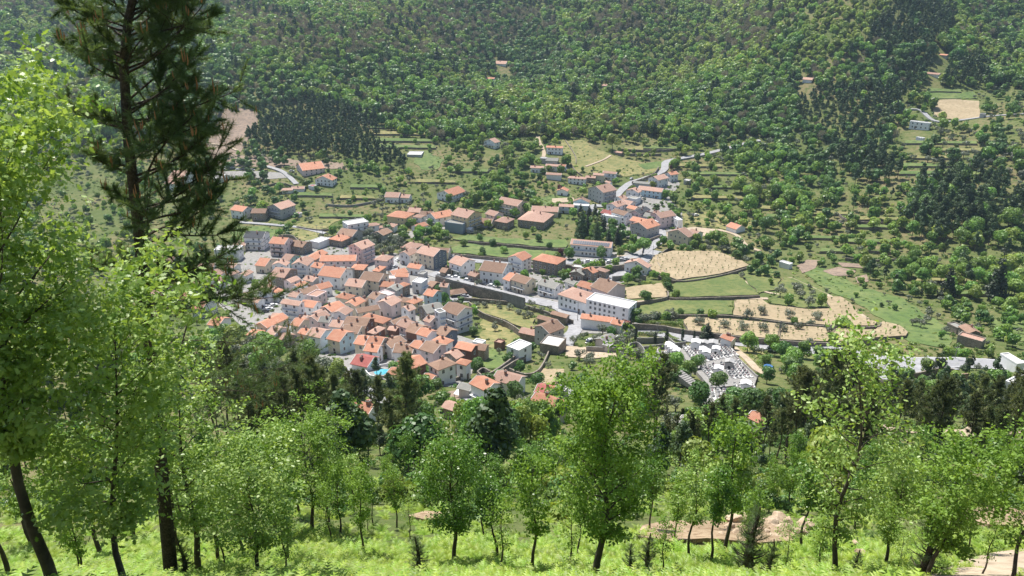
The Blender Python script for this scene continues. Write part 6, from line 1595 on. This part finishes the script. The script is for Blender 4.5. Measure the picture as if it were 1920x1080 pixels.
def MPL(x, y):
    w = 'in the pine belt below the village houses' if x < 760 else 'just below the cemetery' if x < 1470 else 'behind the tall slender oak' if x < 1640 else 'below the pale forecourt at the right'
    return ('front row ' if y > 840 else 'back row ')+'maritime pine with bare lower trunk '+w
mids = []
for (x0, x1, y0, y1, n) in [(395,500,790,880,12),(480,745,780,890,26),(1215,1300,800,860,8),(1300,1470,820,880,10),(1470,1640,790,890,20),(1640,1930,780,900,32),(740,800,850,880,2)]:
    for i in range(n): mids.append((x0+(x1-x0)*(i+rgp.random())/n, rgp.uniform(y0, y1)))
for i, (x, y) in enumerate(mids):
    P = at(x, y); top = 662+rgp.uniform(-26, 66)+(48 if 610 < x < 760 else 0)+(62 if 1600 < x < 1850 else 14 if x > 1460 else 0)+(84 if 1240 < x < 1470 else 0); d = ray(x, top); h_ = P.y/d[1]*d[2]-P.z
    put(0, 0, MP[i % 4], min(max(h_, 7), 21)/15.0, MPL(x, y), 'pine_tree', 'pine tree', i*1.1, MPL(x, y), P)
YPN = [midpine(80+i, 3.2, 1.0, .1, 7, .20, .004, L_NEED) for i in range(2)]
for i, (x, y, yt) in enumerate([(785,1085,1005),(1212,1085,1000),(1402,1085,950),(1727,1085,960),(1180,1080,1020),(1440,1085,1010),(350,1085,1010),(1600,1088,1030)]):
    h_, P_ = hgt(x, y, yt); put(0, 0, YPN[i % 2], h_/3.2, fglabel('bushy young pine', x, y, yt), 'young_pine', 'pine tree', i, 'young pines among the ferns', P_)
# green groves on the slope
for i in range(26):
    x, y = rgp.uniform(852, 1042), rgp.uniform(815, 848); P = at(x, y); top = rgp.uniform(748, 785); d = ray(x, top); h_ = P.y/d[1]*d[2]-P.z
    plant('broad', P.x, P.y, h_/8.0, 'deep green tree in the compact grove above the small lawn', 'grove above the small lawn', pr=GROVE[i % 3] if 'GROVE' in globals() else None, sxy=.75, name='broadleaf_tree')
one('broad', 786, 890, 778, 'round dark green tree standing alone left of the small lawn', pr=MID['broad'][1])
one('broad', 1345, 845, 762, 'pale green broad tree between the pines below the cemetery')
one('broad', 1300, 850, 775, 'green tree beside the pale broad tree below the cemetery')
one('conifer', 940, 790, 705, 'feathery dark conifer beside the white villa')
one('conifer', 1022, 800, 750, 'small dark conifer beside the low orange roof')
one('broad', 790, 760, 700, 'yellow green bushy tree below the old white house')
one('broad', 755, 780, 735, 'lighter yellow green tree left of the bushy one')
for i, (x, y) in enumerate([(1080,880),(1120,900),(1180,890),(1240,900),(1380,900),(870,900),(820,905),(740,925),(1000,905),(940,915),(1620,935),(480,935)]):
    one('broad', x, y+rgp.uniform(-10, 20), y-rgp.uniform(35, 75), 'light green young tree on the slope between the ferns and the pines', 'young trees above the pines')
# ferns, grass
def fern(seed):
    rg = np.random.default_rng(seed); V = []
    for k in range(7):
        a = k*.9+rg.random()*.5; L = .55*(.7+.5*rg.random()); dx, dy = math.cos(a), math.sin(a); el = .9
        P = []; p = np.array([0, 0, 0.]); n = 9
        for i in range(n+1):
            P.append(p.copy()); e = el-1.15*i/n; p = p+np.array([dx*math.cos(e), dy*math.cos(e), math.sin(e)])*L/n
        for i in range(1, n):
            w = .20*L*(1-i/n)**.8*2.1*(.3+.7*min(1, i/3)); sdir = np.array([-dy, dx, 0])
            for s in (-1, 1): t = P[i]+sdir*s*w+(P[i]-P[i-1])*.9; V.append([P[i-1]*.5+P[i]*.5, P[i]+(P[i]-P[i-1])*.35, t+np.array([0, 0, -.02])])
    return (None, npmesh('fern', np.array(V), 3, L_FERN))
FERN = [fern(i) for i in range(4)]
rows = []; y = 9.0
while y < 72:
    st = .36 if y < 24 else (.5 if y < 34 else .8 if y < 44 else 1.0); hw = .72*y+5; x = -hw
    while x < hw:
        X, Y = x+rgp.uniform(-.5, .5)*st, y+rgp.uniform(-.5, .5)*st; x += st
        if is_occ(X, Y): continue
        px, py = proj(X, Y, h1(X, Y))
        if py > 1150 or py < 885 or px < -60 or px > 1980: continue
        n1 = math.sin(X*.8+Y*.3)+math.sin(Y*.9-X*.35)
        if Y > 30 and rgp.random() > (.55 if Y < 44 else .4)+.2*n1: continue
        rows.append((X, Y, h1(X, Y)-.03, (.75+.5*rgp.random())*(1+.15*n1), rgp.random()*6.28, int(rgp.integers(4))))
    y += st
gn_scatter('ferns', (FERN, rows), 'bright yellow green ferns carpeting the near slope', 'ferns')
